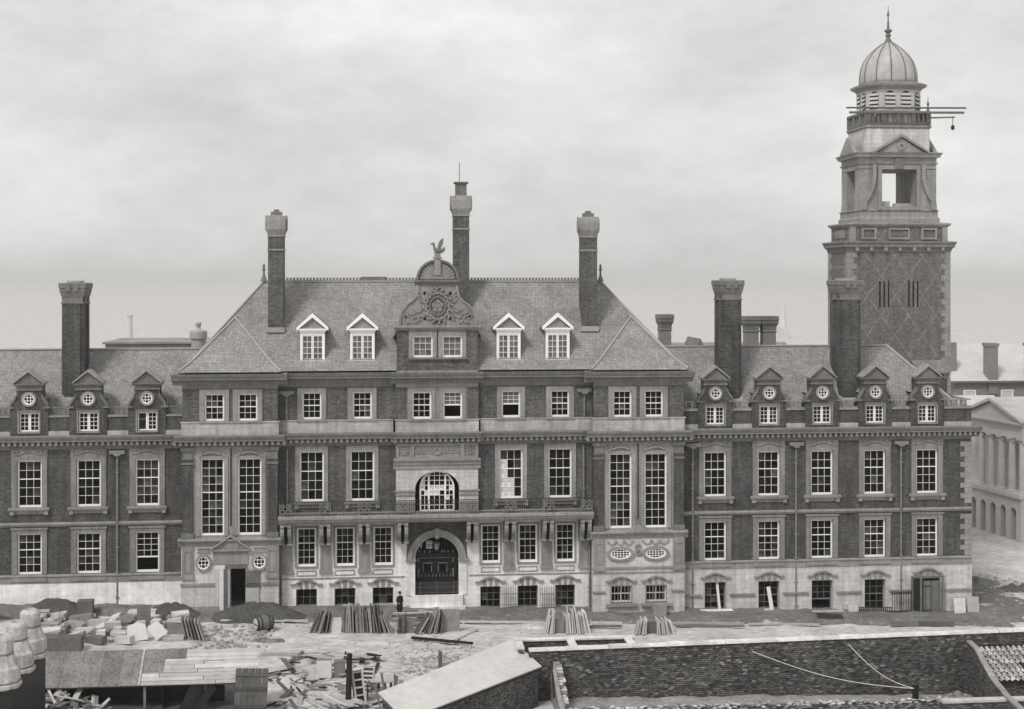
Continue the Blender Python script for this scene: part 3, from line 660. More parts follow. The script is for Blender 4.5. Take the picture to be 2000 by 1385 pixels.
# ---- ground storey of the centre ----
GU = [-10.08, -7.13, -4.19, 4.19, 7.13, 10.08]
gops = [(U(u - .75), U(u + .75), 3.57, 6.56) for u in GU] + [(U(-2.35), U(2.35), 1.17, 7.05)]
gops += [(U(u - .8), U(u + .8), .46, 1.82) if u < 0 else (U(u - .8), U(u + .8), .0, 1.72) for u in GU]
hp('centre_base', wall(MB(), U(-12.2), U(12.2), -2.5, 7.1, -.04, gops, .45), 'ashlar_pale')
for u in GU:
    w = window(HALL, U(u), 3.57, .1, 1.5, 2.99, 3, 5, meet=3, bd=.13)
    put('surround', frame_ring(MB(), U(u - .75), U(u + .75), 3.57, 6.56, .12, -.12, 0, tb=.12).mesh('surround', 'stone'), w)
    put('apron', frame_ring(MB(), U(u - .7), U(u + .7), 2.9, 3.2, .06, -.09, 0).mesh('apron', 'stone'), w)
    z0, z1 = (.46, 1.82) if u < 0 else (0.0, 1.72)
    w = window(HALL, U(u), z0, .3, 1.6, z1 - z0, 3, 3 if u > 0 else 2, bd=.06, bar=.03, name='basement_window', fm='pipe')
    hood(w, u, z1 + .3, -.04)
    put('sill', MB().box(U(u - 1.0), U(u + 1.0), -.14, .1, z0 - .14, z0).mesh('sill', 'stone'), w)
for u in (-11.58, -8.6, -5.63, 5.63, 8.6, 11.58):
    hp('pier', MB().box(U(u - .42), U(u + .42), -.2, -.03, 3.3, 5.3).box(U(u - .5), U(u + .5), -.26, -.03, 3.05, 3.3).box(U(u - .3), U(u - .22), -.24, -.03, 3.4, 5.2).box(U(u + .22), U(u + .3), -.24, -.03, 3.4, 5.2), 'stone')
for p, q in ((-12.2, -2.5), (2.5, 12.2)): hp('band_course', MB().box(U(p), U(q), -.1, -.03, 2.6, 2.68), 'stone')
hp('door_spandrel', arch_panel(MB(), U(-2.35), U(2.35), 4.0, 7.05, U(0), 1.72, 1.72, -.02, .5), 'brick_mid')
for q in (-1, 1): hp('door_jamb', MB().box(U(q * 2.025 - .325), U(q * 2.025 + .325), -.12, .45, 1.17, 4.0), 'ashlar_pale')
mb = MB(); mb.band(U(0), 4.0, 1.7, 1.95, 0, math.pi, -.2, .2, 26); mb.band(U(0), 4.0, 1.95, 2.28, 0, math.pi, -.32, .0, 26)
for s in (-1, 1): mb.box(U(s * 2.05 - .42), U(s * 2.05 + .42), -.34, .1, 3.86, 4.0)
mb.prism_y([(U(-.14), 5.6), (U(.14), 5.6), (U(.24), 6.4), (U(-.24), 6.4)], -.42, .1)
hp('archivolt', mb, 'stone')
hp('door_steps', MB().box(U(-2.0), U(2.0), -.34, .4, -.6, 1.17).box(U(-2.2), U(2.2), -.6, -.3, -.8, .35), 'ashlar_pale')
# dark panelled doors behind the arch
DY = 1.0
mb = MB(); mb.box(U(-1.9), U(1.9), DY, DY + .2, 1.17, 3.95); mb.box(U(-1.9), U(1.9), DY - .25, DY + .1, 3.95, 4.25)
mb.box(U(-1.9), U(-1.72), -.0 + .4, DY, 1.17, 5.8); mb.box(U(1.72), U(1.9), .4, DY, 1.17, 5.8); mb.box(U(-1.9), U(1.9), .4, DY + .2, 1.1, 1.17)
for x in (-1.5, -.05, .05, 1.5): mb.box(U(x - .06), U(x + .06), DY - .1, DY, 1.17, 3.95)
dr = hp('door', mb, 'wood_dark')
mb = MB()
for x in (-.72, .48): mb.box(U(x - .4), U(x + .42), DY - .14, DY - .1, 3.42, 3.5); mb.box(U(x - .36), U(x - .3), DY - .12, DY, 2.75, 3.3); mb.box(U(x + .3), U(x + .36), DY - .12, DY, 2.75, 3.3)
mb.box(U(-1.3), U(1.15), DY - .14, DY - .1, 3.84, 3.9)
for x in (-1.4, 1.3): mb.box(U(x - .06), U(x + .06), DY - .16, DY - .1, 3.5, 3.9); mb.box(U(x - .06), U(x + .06), DY - .16, DY - .1, 2.35, 3.0)
for i in range(9): mb.box(U(-1.15 + i * .28) - .03, U(-1.15 + i * .28) + .03, DY - .12, DY - .08, 2.36, 2.56)
for x in (-1.38, -.95, -.55, .4, .6, .9, 1.3): mb.box(U(x - .05), U(x + .07), DY - .3, DY - .25, 4.3, 4.5)
put('door_moulding', mb.mesh('door_moulding', 'pipe'), dr)['kind'] = 'stuff'
for x in (-.72, .48): put('pane', pane_mesh(.5, .5), dr, (U(x), DY - .02, 3.05))
mb = MB()
for x in (-1.2, -.6, 0, .6, 1.2): mb.box(U(x - .03), U(x + .03), DY - .05, DY, 4.25, 5.7)
mb.box(U(-1.6), U(1.6), DY - .05, DY, 4.9, 4.96)
fl = hp('fanlight', mb, 'wood_dark')
for x, z, w_, h_, m_ in ((-.7, 5.05, .24, .3, 'white_glass'), (-.44, 5.05, .24, .3, 'white_glass'), (-.7, 4.72, .24, .28, 'white_glass'), (-.44, 4.72, .24, .28, 'white_glass'), (-1.2, 4.8, .1, .4, 'white_glass'), (.3, 4.9, .5, .8, 'glass'), (.9, 4.8, .5, .7, 'glass')):
    put('pane', pane_mesh(w_, h_, m_), fl, (U(x), DY - .09, z))  # white panes painted as brightness showing through from inside
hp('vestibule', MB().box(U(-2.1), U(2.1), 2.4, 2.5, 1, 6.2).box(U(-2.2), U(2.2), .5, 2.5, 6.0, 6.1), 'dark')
# iron gates
mb = MB()
for i in range(41):
    x = U(-1.66 + i * .083); mb.box(x - .012, x + .012, .12, .15, 1.2, 2.1)
for z in (1.28, 1.72, 2.06): mb.box(U(-1.68), U(1.68), .11, .16, z - .02, z + .02)
for x in (-1.66, -1.3, 0, 1.3, 1.66): mb.box(U(x) - .04, U(x) + .04, .1, .18, 1.18, 2.2)
hp('gate', mb, 'gate_iron')
# hanging lantern
mb = MB(); mb.lathe([(.04, 5.75), (.04, 5.35), (.3, 5.28), (.36, 5.22), (.06, 5.2)], (U(-.02), -.05), 8)
ln = hp('lantern', mb, 'iron')
put('lantern_glass', MB().lathe([(.24, 5.2), (.17, 4.72)], (U(-.02), -.05), 6).mesh('lantern_glass', 'pipe'), ln)
put('lantern_base', MB().lathe([(.19, 4.73), (.2, 4.68), (.05, 4.5)], (U(-.02), -.05), 6).mesh('lantern_base', 'iron'), ln)
# ---- balcony ----
mb = MB(); mb.prism_x([(0, 7.08), (-1.45, 7.1), (-1.5, 7.22), (-1.62, 7.28), (-1.62, 7.4), (-1.72, 7.46), (-1.72, 7.66), (-1.66, 7.72), (0, 7.74)], U(-12.12), U(12.12))
hp('balcony', mb, 'stone')
for u in (-11.58, -8.6, -5.63, -2.68, 2.68, 5.63, 8.6, 11.58):
    prof = [(0, 7.08), (-1.42, 7.08), (-1.44, 6.84), (-1.34, 6.76), (-1.36, 6.5), (-1.3, 6.2), (-1.16, 5.95), (-.92, 5.74), (-.8, 5.5), (0, 5.5)]
    mb = MB()
    for q in (-1, 1): mb.prism_x(prof, U(u + q * .28) - .14, U(u + q * .28) + .14)
    mb.box(U(u - .14), U(u + .14), -1.38, 0, 6.9, 7.07)
    for q in (-1, 1): mb.box(U(u + q * .28) - .19, U(u + q * .28) + .19, -.86, 0, 5.36, 5.5)
    b = hp('console_bracket', mb, 'stone')
    put('slot_shade', MB().box(U(u - .45), U(u + .45), -.12, -.02, 5.2, 7.08).mesh('slot_shade', 'iron'), b)  # black plate painted in for the shade in the slot between consoles
mb = MB(); n = 150
for i in range(n):
    x = U(-12.05 + i * 24.1 / (n - 1)); mb.box(x - .014, x + .014, -1.62, -1.59, 7.74, 8.8)
mb.box(U(-12.08), U(12.08), -1.63, -1.58, 8.78, 8.83); mb.box(U(-12.08), U(12.08), -1.63, -1.58, 7.84, 7.88); mb.box(U(-12.08), U(12.08), -1.63, -1.58, 8.5, 8.53)
rl = hp('balcony_railing', mb, 'iron')
for u in (-11.58, -8.6, -5.63, -2.68, 2.68, 5.63, 8.6, 11.58):
    mb = MB()
    for q in (-1, 1):
        mb.band(U(u + q * .22), 8.1, .12, .2, 0, 6.283, -1.72, -1.56, 10); mb.band(U(u + q * .2), 8.5, .08, .16, 0, 6.283, -1.7, -1.57, 9); mb.box(U(u + q * .42) - .03, U(u + q * .42) + .03, -1.68, -1.6, 7.72, 8.7)
    put('railing_ornament', mb.mesh('railing_ornament', 'stone_dark'), rl)
# ---- main roof ----
hp('main_roof', MB().rings(roof_rings([(-19.78, 19.78, -.98, 12.6, 18.74), (-19.65, 19.65, -.86, 12.5, 18.82), (-18.8, 18.8, -.05, 11.7, 19.5), (-13.8, 13.8, 5.78, 5.82, 25.6)])), 'slate')
hp('soffit', MB().box(U(-19.3), U(19.3), -.1, 12, 18.58, 18.72), 'dark')
mb = MB()
for s in (-1, 1): mb.tube([(U(s * 18.8), -.05, 19.54), (U(s * 13.8), 5.8, 25.66)], .1)
mb.box(U(-13.9), U(13.9), 5.66, 5.94, 25.55, 25.7)
hp('ridge_capping', mb, 'lead')
mb = MB(); mb.box(U(-13.4), U(13.4), 5.77, 5.83, 25.7, 25.74); mb.box(U(-13.4), U(13.4), 5.77, 5.83, 25.86, 25.9)
for i in range(100):
    x = U(-13.3 + i * .2687); mb.box(x - .07, x + .07, 5.76, 5.84, 25.72, 25.88)
mb.box(U(-6.0), U(-3.9), 5.7, 5.9, 25.68, 25.98)
hp('ridge_crest', mb, 'stone_dark')
for s in (-1, 1):
    hp('finial', MB().lathe([(.3, 25.6), (.16, 25.9), (.08, 26.2), (.08, 26.5), (.17, 26.55), (.17, 26.6), (.06, 26.66), (.11, 26.8), (.08, 26.95), (.02, 27.05)], (U(s * 13.85), 5.8), 10), 'stone_dark')
# ---- main dormers ----
for u in (-9.62, -5.78, 5.62, 9.5):
    x, y = U(u), 0.0
    mb = MB(); mb.box(x - .94, x - .8, y, y + .16, 19.42, 21.7); mb.box(x + .8, x + .94, y, y + .16, 19.42, 21.7); mb.box(x - .94, x + .94, y + .02, y + .16, 21.45, 21.72)
    mb.box(x - 1.0, x + 1.0, y - .1, y + .2, 19.36, 19.48); mb.box(x - 1.02, x + 1.02, y - .1, y + .2, 21.7, 21.86)
    d = hp('roof_dormer', mb, 'white')
    mb = MB(); mb.prism_y([(x - 1.0, 21.86), (x + 1.0, 21.86), (x, 22.8)], y - .02, y + .2)
    put('tympanum', mb.mesh('tympanum', 'stone'), d)
    mb = MB()
    for s in (-1, 1): mb.prism_y([(x + s * 1.22, 21.8), (x + s * 1.22, 22.05), (x, 23.16), (x, 22.82)], y - .24, y + .1)
    mb.box(x - 1.2, x + 1.2, y - .2, y + .1, 21.84, 21.96)
    put('pediment', mb.mesh('pediment', 'white'), d)
    mb = MB()
    for s in (-1, 1): mb.prism_y([(x + s * 1.2, 21.84), (x + s * 1.2, 22.0), (x, 23.1), (x, 22.9)], y + .1, 4.6)
    put('dormer_roof', mb.mesh('dormer_roof', 'slate'), d)
    put('cheek', MB().box(x - .92, x - .86, y + .16, 3.0, 19.4, 21.86).box(x + .86, x + .92, y + .16, 3.0, 19.4, 21.86).mesh('cheek', 'lead'), d)
    for s in (-1, 1): window(HALL, x + s * .41, 19.5, y + .05, .8, 1.95, 2, 4, name='casement_window', bd=.08, bar=.035, glass='glass_sky_tint')
# ---- central gable with carved scroll, shell and figure ----
GY = -1.02
hp('gable_wall', wall(MB(), U(-3.13), U(3.13), 18.6, 21.95, GY, [(U(u - .78), U(u + .78), 19.74, 21.42) for u in (-1.14, 1.14)], .3), 'brick_mid')
hp('gable_body', MB().box(U(-3.12), U(-3.06), GY + .28, 4.5, 18.7, 21.95).box(U(3.06), U(3.12), GY + .3, 4.5, 18.7, 21.95), 'brick_mid')
mb = MB().prism_y([(U(-3.3), 21.7), (U(3.3), 21.7), (U(2.2), 22.6), (U(-2.2), 22.6)], GY + .5, 5.5)
for s in (-1, 1): mb.prism_y([(U(s * 3.08), 22.0), (U(s * 3.5), 21.35), (U(s * 3.45), 21.25), (U(s * 3.0), 21.85)], GY + .2, 3.6)
hp('gable_roof', mb, 'slate')
hp('gable_string', MB().box(U(-3.16), U(3.16), GY - .08, GY + .2, 18.6, 18.74), 'stone')
for u in (-1.14, 1.14):
    w = window(HALL, U(u), 19.74, GY + .1, 1.56, 1.68, 3, 3, glass='glass_sky_tint')
    put('surround', frame_ring(MB(), U(u - .78), U(u + .78), 19.74, 21.42, .3, GY - .07, GY + .02, tb=0, tt=.38).mesh('surround', 'stone'), w)
hp('gable_sill', MB().box(U(-2.35), U(2.35), GY - .2, GY + .1, 19.6, 19.73), 'stone_dark')
mb = MB(); mb.prism_x([(GY + .4, 21.82), (GY - .1, 21.84), (GY - .16, 22.0), (GY - .34, 22.06), (GY - .34, 22.2), (GY + .4, 22.24)], U(-3.35), U(3.35))
hp('gable_cornice', mb, 'stone')
half = [(3.0, 22.22), (2.98, 22.9), (2.8, 23.4), (2.45, 23.85), (2.0, 24.15), (1.72, 24.5), (1.6, 25.0), (1.56, 25.32)]
mb = MB().prism_y([(U(-a), b) for a, b in half] + [(U(a), b) for a, b in reversed(half)], GY - .04, GY + .55)
sc = hp('carved_gable', mb, 'stone')
mb = MB()
for s in (-1, 1):
    for (a0, b0), (a1, b1) in zip(half, half[1:]):
        mb.prism_y([(U(s * a0), b0), (U(s * a1), b1), (U(s * (a1 - .17)), b1 - .02), (U(s * (a0 - .17)), b0 - .02)], GY - .16, GY)
    for (px, pz, r, a0, a1) in ((2.3, 22.72, .32, 0, 5.4), (1.75, 22.66, .26, 1, 6.2), (2.0, 23.4, .36, 3.3, 6.0), (1.55, 23.65, .42, 3.4, 5.9), (1.2, 24.3, .3, 2, 6.4), (1.3, 22.8, .2, 0, 5), (2.55, 23.0, .16, 0, 6.2), (1.45, 24.7, .2, 0, 5)):
        mb.band(U(s * px), pz, r - .09, r, a0, a1, GY - .15, GY, 12)
for i in range(16):
    a = 2 * math.pi * i / 16; mb.band(U(1.0 * math.cos(a)), 23.72 + 1.15 * math.sin(a), .1, .24, a, a + 4.6, GY - .2, GY, 7)
put('scroll_carving', mb.mesh('scroll_carving', 'stone'), sc)
mb = MB(); mb.band(U(0), 23.72, .64, .76, 0, 6.2832, GY - .26, GY, 24, .86)
put('medallion_rim', mb.mesh('medallion_rim', 'stone_dark'), sc)
mb = MB()
for i in range(5):
    a = math.pi / 2 + i * 2 * math.pi / 5; mb.band(U(.26 * math.cos(a)), 23.72 + .29 * math.sin(a), .03, .2, 0, 6.283, GY - .17, GY, 10)
mb.band(U(0), 23.72, .0, .11, 0, 6.283, GY - .22, GY, 10)
put('medallion_rose', mb.mesh('medallion_rose', 'stone'), sc)
mb = MB()
for s in (-1, 1):
    for z in (22.75, 24.7): mb.box(U(s * .98) - .1, U(s * .98) + .1, GY - .075, GY - .03, z - .12, z + .12)
mb.box(U(-.3), U(.3), GY - .075, GY - .03, 24.98, 25.06); mb.box(U(-.35), U(.35), GY - .075, GY - .03, 22.4, 22.5)
put('carving_shade', mb.mesh('carving_shade', 'dark'), sc)['kind'] = 'stuff'  # raised near-black blocks paint in the shade of hollows in the carving
mb = MB(); mb.prism_x([(GY + .5, 25.3), (GY - .12, 25.32), (GY - .16, 25.52), (GY - .34, 25.58), (GY - .36, 25.74), (GY + .5, 25.8)], U(-1.78), U(1.78))
hp('crown_cornice', mb, 'stone_dark')
pts = [(1.62 * math.cos(math.pi * i / 24), 1.5 * math.sin(math.pi * i / 24)) for i in range(25)]
sh = hp('shell_hood', MB().prism_y([(U(a), 25.78 + b) for a, b in pts], GY + .1, GY + .4), 'stone_dark')
mb = MB(); mb.band(U(0), 25.78, 1.4, 1.55, 0, math.pi, GY - .22, GY + .42, 24, 1.06)
put('shell_rim', mb.mesh('shell_rim', 'stone_dark'), sh)
mb = MB()
for i in range(15):
    a = math.pi * (i + .5) / 15; d = .085
    mb.prism_y([(U(.35 * math.cos(a - .12)), 25.8 + .35 * math.sin(a - .12)), (U(1.33 * math.cos(a - d)), 25.8 + 1.28 * math.sin(a - d)), (U(1.38 * math.cos(a)), 25.8 + 1.33 * math.sin(a)), (U(1.33 * math.cos(a + d)), 25.8 + 1.28 * math.sin(a + d)), (U(.35 * math.cos(a + .12)), 25.8 + .35 * math.sin(a + .12))], GY - .06, GY + .12)
mb.prism_y([(U(-.42), 25.8), (U(.42), 25.8), (U(.2), 26.2), (U(-.2), 26.2)], GY - .16, GY + .1)
put('shell_rib', mb.mesh('shell_rib', 'stone'), sh)
mb = MB(); mb.box(U(-.24), U(.24), GY - .24, GY + .3, 26.1, 27.4); mb.box(U(-.36), U(.36), GY - .32, GY + .38, 27.4, 27.5); mb.box(U(-.24), U(.24), GY - .2, GY + .26, 27.5, 27.8)
hp('pedestal', mb, 'stone')
# winged beast on the pedestal
mb = MB(); X = U(0)
mb.tube([(X - .34, GY, 28.62), (X - .3, GY, 28.5), (X - .26, GY, 28.3), (X - .2, GY, 28.1), (X, GY, 27.98), (X + .28, GY, 27.98), (X + .48, GY, 28.06), (X + .54, GY, 28.2), (X + .46, GY, 28.28)], [.05, .1, .085, .16, .23, .2, .13, .08, .03], 10)
mb.tube([(X - .3, GY, 28.56), (X - .44, GY - .01, 28.52), (X - .54, GY, 28.46)], [.1, .07, .03], 8)
for s in (-1, 1):
    mb.prism_y([(X - .02, 28.1), (X + .06, 28.5), (X + .2, 28.8), (X + .46, 28.98), (X + .44, 28.6), (X + .36, 28.35), (X + .2, 28.12)], GY + s * .14 - .03, GY + s * .14 + .03)
    mb.tube([(X - .16, GY + s * .1, 28.0), (X - .2, GY + s * .1, 27.78)], .06)
    mb.tube([(X + .28, GY + s * .1, 27.95), (X + .3, GY + s * .1, 27.78)], .07)
hp('winged_figure', mb, 'stone_dark')
# ---- chimneys ----
def main_chimney(u, y, zb, zt, w=1.18, d=2.0, tall=False):
    x = U(u); h = w / 2
    c = hp('chimney', MB().box(x - h, x + h, y, y + d, zb - 2.5, zt), 'brick_mid')
    mb = MB()
    for z in (zt - 1.22, zt - .12): mb.box(x - h - .06, x + h + .06, y - .06, y + d + .06, z, z + .13)
    put('band', mb.mesh('band', 'stone'), c)
    put('lead_apron', MB().box(x - h - .12, x + h + .12, y - .14, y + d, zb - .3, zb + .1).mesh('lead_apron', 'lead'), c)
    ring = lambda e, z: [(x - h - e, y - e, z), (x + h + e, y - e, z), (x + h + e, y + d + e, z), (x - h - e, y + d + e, z)]
    mb = MB().rings([ring(.0, zt), ring(.04, zt + .12), ring(.16, zt + .42), ring(.18, zt + .5), ring(.18, zt + 1.15), ring(.1, zt + 1.5), ring(-.12, zt + 1.56)])
    for s in (-1, 1): mb.rings([[(x + s * (h + .2) + t, y + d / 2 + .62 * math.cos(a * math.pi / 8), zt + .98 + .62 * math.sin(a * math.pi / 8)) for a in range(16)] for t in (-.06, .06)])
    put('cap', mb.mesh('cap', 'stone'), c)
    hh = 1.0 if tall else .3
    q = h - .18
    mb = MB().box(x - q, x + q, y + .5, y + d - .5, zt + 1.5, zt + 1.56 + hh)
    if tall: mb.box(x - q - .14, x + q + .14, y + .36, y + d - .36, zt + 1.56 + hh, zt + 1.68 + hh)
    else: mb.box(x - .2, x + .2, y + .7, y + d - .7, zt + 1.85, zt + 2.05)
    put('flue_top', mb.mesh('flue_top', 'stone_dark'), c)
main_chimney(-12.6, 1.9, 21.9, 29.25)
main_chimney(12.36, 1.9, 21.9, 29.25)
main_chimney(2.12, 3.4, 23.6, 31.0, tall=True, w=1.25)
hp('lightning_rod', MB().tube([(U(2.0), 4.4, 33.6), (U(2.0), 4.4, 35.3)], .025), 'iron')
def wing_chimney(u, y, zt, w=1.5, d=2.1):
    x = U(u); h = w / 2
    mb = MB().box(x - h, x + h, y, y + d, 14.5, zt - .9)
    for q in (-.34, .34): mb.box(x - h - .1, x + h + .1, y + d / 2 + q * d - .3, y + d / 2 + q * d + .3, 14.5, zt - .9)
    mb.box(x - h + .12, x + h - .12, y - .1, y, 14.5, zt - 1.6)
    c = hp('chimney', mb, 'brick')
    ring = lambda e, z: [(x - h - e, y - e, z), (x + h + e, y - e, z), (x + h + e, y + d + e, z), (x - h - e, y + d + e, z)]
    mb = MB().rings([ring(.12, zt - 1.62), ring(.14, zt - 1.52), ring(.05, zt - 1.48), ring(.05, zt - 1.2), ring(.14, zt - .95), ring(.22, zt - .6), ring(.22, zt - .42), ring(.28, zt - .4), ring(.28, zt - .05), ring(.2, zt)])
    for s in (-1, 1):
        for q in (-.3, .3): mb.box(x + q - .18, x + q + .18, y - .34 if s < 0 else y + d + .2, y - .2 if s < 0 else y + d + .34, zt - .62, zt - .08)
    put('cap', mb.mesh('cap', 'stone_dark'), c)
    put('flue_top', MB().box(x - h + .25, x + h - .25, y + .3, y + d - .3, zt, zt + .16).mesh('flue_top', 'lead'), c)
    put('lead_apron', MB().prism_x([(y - .25, 15.55), (y + .6, 16.6), (y + .6, 16.9), (y - .3, 15.9)], x - h - .2, x + h + .2).mesh('lead_apron', 'lead'), c)
wing_chimney(-28.15, 2.0, 25.5, 1.45, 2.2)
wing_chimney(23.85, 1.5, 25.7, 1.5, 2.2)
wing_chimney(33.75, 1.5, 25.7, 1.6, 2.4)
# ---- downpipes ----
def downpipe(u, y, zt, zb, hop=True):
    mb = MB().tube([(U(u), y - .12, zt), (U(u), y - .12, zb)], .075, 8)
    z = zt - 1.6
    while z > zb + .3:
        mb.box(U(u) - .13, U(u) + .13, y - .22, y, z, z + .07); z -= 1.9
    o = hp('downpipe', mb, 'pipe')
    if not hop: return
    mb = MB(); mb.rings([[(U(u) - a, y - .34, z), (U(u) + a, y - .34, z), (U(u) + a, y, z), (U(u) - a, y, z)] for a, z in ((.16, zt - .3), (.3, zt - .15), (.58, zt - .12), (.58, zt + .12))])
    put('hopper', mb.mesh('hopper', 'pipe'), o)
for u in (-24.35, 20.3, 28.72, 37.4): downpipe(u, 0, 12.62, zg(U(u)))
for s in (-1, 1): downpipe(s * 11.55, 0, 12.7, 7.8, False); downpipe(s * 11.6, 0, 17.05, 14.9)
for u in (-12.0, 12.0): downpipe(u, -.1, 6.9, 0.1, False)

# ============================================================ the clock tower behind the right wing
TX, TY = 45.36, 12.5
TOWER = thing('clock_tower', (TX, TY, 0), 'tall square tower with open belfry and pale ribbed dome, still unfinished', 'tower')
def tp(name, mb, m, smooth=False, parent=None): return put(name, mb.mesh(name, m, smooth), parent or TOWER)
def ring4(hx, hy, z, cx=TX, cy=TY): return [(cx - hx, cy - hy, z), (cx + hx, cy - hy, z), (cx + hx, cy + hy, z), (cx - hx, cy + hy, z)]
HX, HY = 4.68, 2.55
tp('shaft', MB().rings([ring4(HX, HY, -2), ring4(HX, HY, 28.4)]), 'brick_tower')
for c in range(2):
    for s in (-1, 1):
        if c and s > 0: continue
        for i in range(30):
            z = 12.6 + i * .52; w = .85 if (i + c) % 2 else .5; q = .5 if (i + c) % 2 else .85
            x = TX + s * HX
            tp('quoin', MB().box(min(x - s * w, x + s * .04), max(x - s * w, x + s * .04), TY - HY - .04 if not c else TY + HY - q, TY - HY + q if not c else TY + HY + .04, z + .012, z + .508), 'stone')
for g in (-1.35, 1.3):
    for i in range(3):
        x = TX + g + (i - 1) * .4; tp('slit_window', MB().box(x - .07, x + .07, TY - HY - .012, TY - HY + .02, 23.3, 25.6), 'dark')
tp('cornice', MB().rings([ring4(HX + .05, HY + .05, 28.15), ring4(HX + .12, HY + .12, 28.4), ring4(HX + .22, HY + .22, 28.55), ring4(HX + .34, HY + .34, 28.62), ring4(HX + .34, HY + .34, 28.8), ring4(HX + .45, HY + .45, 29.0), ring4(HX + .45, HY + .45, 29.08), ring4(HX, HY, 29.15)]), 'stone_cornice')
for i in range(7):
    x = TX - 3.9 + i * 1.3; tp('modillion', MB().box(x - .14, x + .14, TY - HY - .3, TY - HY, 28.28, 28.6), 'stone')
HX2 = 4.42
tp('parapet_stage', MB().rings([ring4(HX2, HY - .05, 29.1), ring4(HX2, HY - .05, 30.4)]), 'brick_tower')
for x0, w in ((-2.75, .5), (0, .8), (2.75, .55)):
    p = tp('panel_frame', frame_ring(MB(), TX + x0 - w, TX + x0 + w, 29.45, 30.15, .16, TY - HY - .08, TY - HY + .05), 'stone')
tp('panel_frame', MB().box(TX - HX2 - .06, TX - HX2, TY - 1.2, TY + 1.2, 29.45, 30.15), 'stone')
tp('parapet_cornice', MB().rings([ring4(HX2 + .05, HY, 30.38), ring4(HX2 + .28, HY + .22, 30.6), ring4(HX2 + .28, HY + .22, 30.72), ring4(HX2 - .4, HY - .3, 30.8)]), 'stone')
for s in (-1, 1): tp('corner_pier', MB().box(TX + s * (HX2 - .22) - .24, TX + s * (HX2 - .22) + .24, TY - HY - .06, TY - HY + .4, 29.1, 30.45), 'stone')
# belfry
BX, BY = 3.5, 2.35
tp('belfry_base', MB().rings([ring4(BX + .25, BY + .2, 30.7), ring4(BX + .25, BY + .2, 31.15), ring4(BX + .1, BY + .1, 31.3), ring4(BX + .1, BY + .1, 31.75), ring4(BX + .22, BY + .2, 31.85), ring4(BX, BY, 31.95)]), 'stone')
ox, oy = 1.52, 1.1
mb = MB()
for sx_ in (-1, 1):
    for sy_ in (-1, 1):
        xs = sorted((TX + sx_ * (ox + .12 * (sx_ > 0) - .0), TX + sx_ * BX)); ys = sorted((TY + sy_ * oy, TY + sy_ * BY))
        mb.box(xs[0], xs[1], ys[0], ys[1], 31.9, 35.55)
tp('belfry_pier', mb, 'stone')['kind'] = 'stuff'
tp('belfry_lintel', MB().rings([ring4(BX, BY, 35.5), ring4(BX, BY, 36.0)]), 'stone')
tp('belfry_sill', MB().box(TX - ox - .4, TX + ox + .5, TY - BY - .2, TY + BY + .2, 31.9, 32.2), 'stone')
tp('belfry_surround', frame_ring(MB(), TX - ox, TX + ox + .12, 32.2, 35.5, .35, TY - BY - .14, TY - BY + .1, tb=0), 'stone')
tp('belfry_entablature', MB().rings([ring4(BX + .08, BY + .08, 35.95), ring4(BX + .14, BY + .14, 36.1), ring4(BX + .02, BY + .02, 36.12), ring4(BX + .02, BY + .02, 36.5), ring4(BX + .3, BY + .3, 36.6), ring4(BX + .3, BY + .3, 36.72), ring4(BX + .45, BY + .45, 36.95), ring4(BX, BY, 37.05)]), 'stone')
tp('keystone', MB().box(TX + .06 - .42, TX + .06 + .42, TY - BY - .2, TY - BY, 35.55, 36.5), 'stone_dark')
for s in (-1, 1):      # scrolled buttresses beside the opening, front and back
    for f in (-1, 1):
        prof = [(2.1, 35.95), (2.42, 35.9), (2.4, 34.9), (2.5, 34.2), (2.85, 33.5), (3.3, 33.0), (3.42, 32.4), (3.45, 31.9), (2.95, 31.9), (2.95, 32.6), (2.6, 33.1), (2.3, 33.8), (2.1, 34.6)]
        y = TY + f * BY
        tp('scroll_buttress', MB().prism_y([(TX + s * a, b) for a, b in prof], min(y, y + f * .3), max(y, y + f * .3)), 'stone')
mb = MB()
for f in (-1, 1):
    y = TY + f * (BY + .02)
    mb.prism_y([(TX - 1.9, 37.0), (TX + 2.2, 37.0), (TX + .15, 38.3)], min(y, y + f * .3), max(y, y + f * .3))
    for s in (-1, 1): mb.prism_y([(TX + .15 + s * 2.45, 36.93), (TX + .15 + s * 2.45, 37.1), (TX + .15, 38.62), (TX + .15, 38.36)], min(y, y + f * .5), max(y, y + f * .5))
tp('pediment', mb, 'stone')['kind'] = 'stuff'
tp('pediment_oculus', MB().band(TX + .15, 37.5, .2, .34, 0, 6.283, TY - BY - .42, TY - BY - .3, 14), 'stone')
mb = MB()
for s in (-1, 1):
    x = TX + s * (BX + .02)
    mb.prism_x([(TY - 1.9, 37.0), (TY + 1.9, 37.0), (TY, 38.5)], min(x, x + s * .35), max(x, x + s * .35))
tp('side_pediment', mb, 'stone')['kind'] = 'stuff'
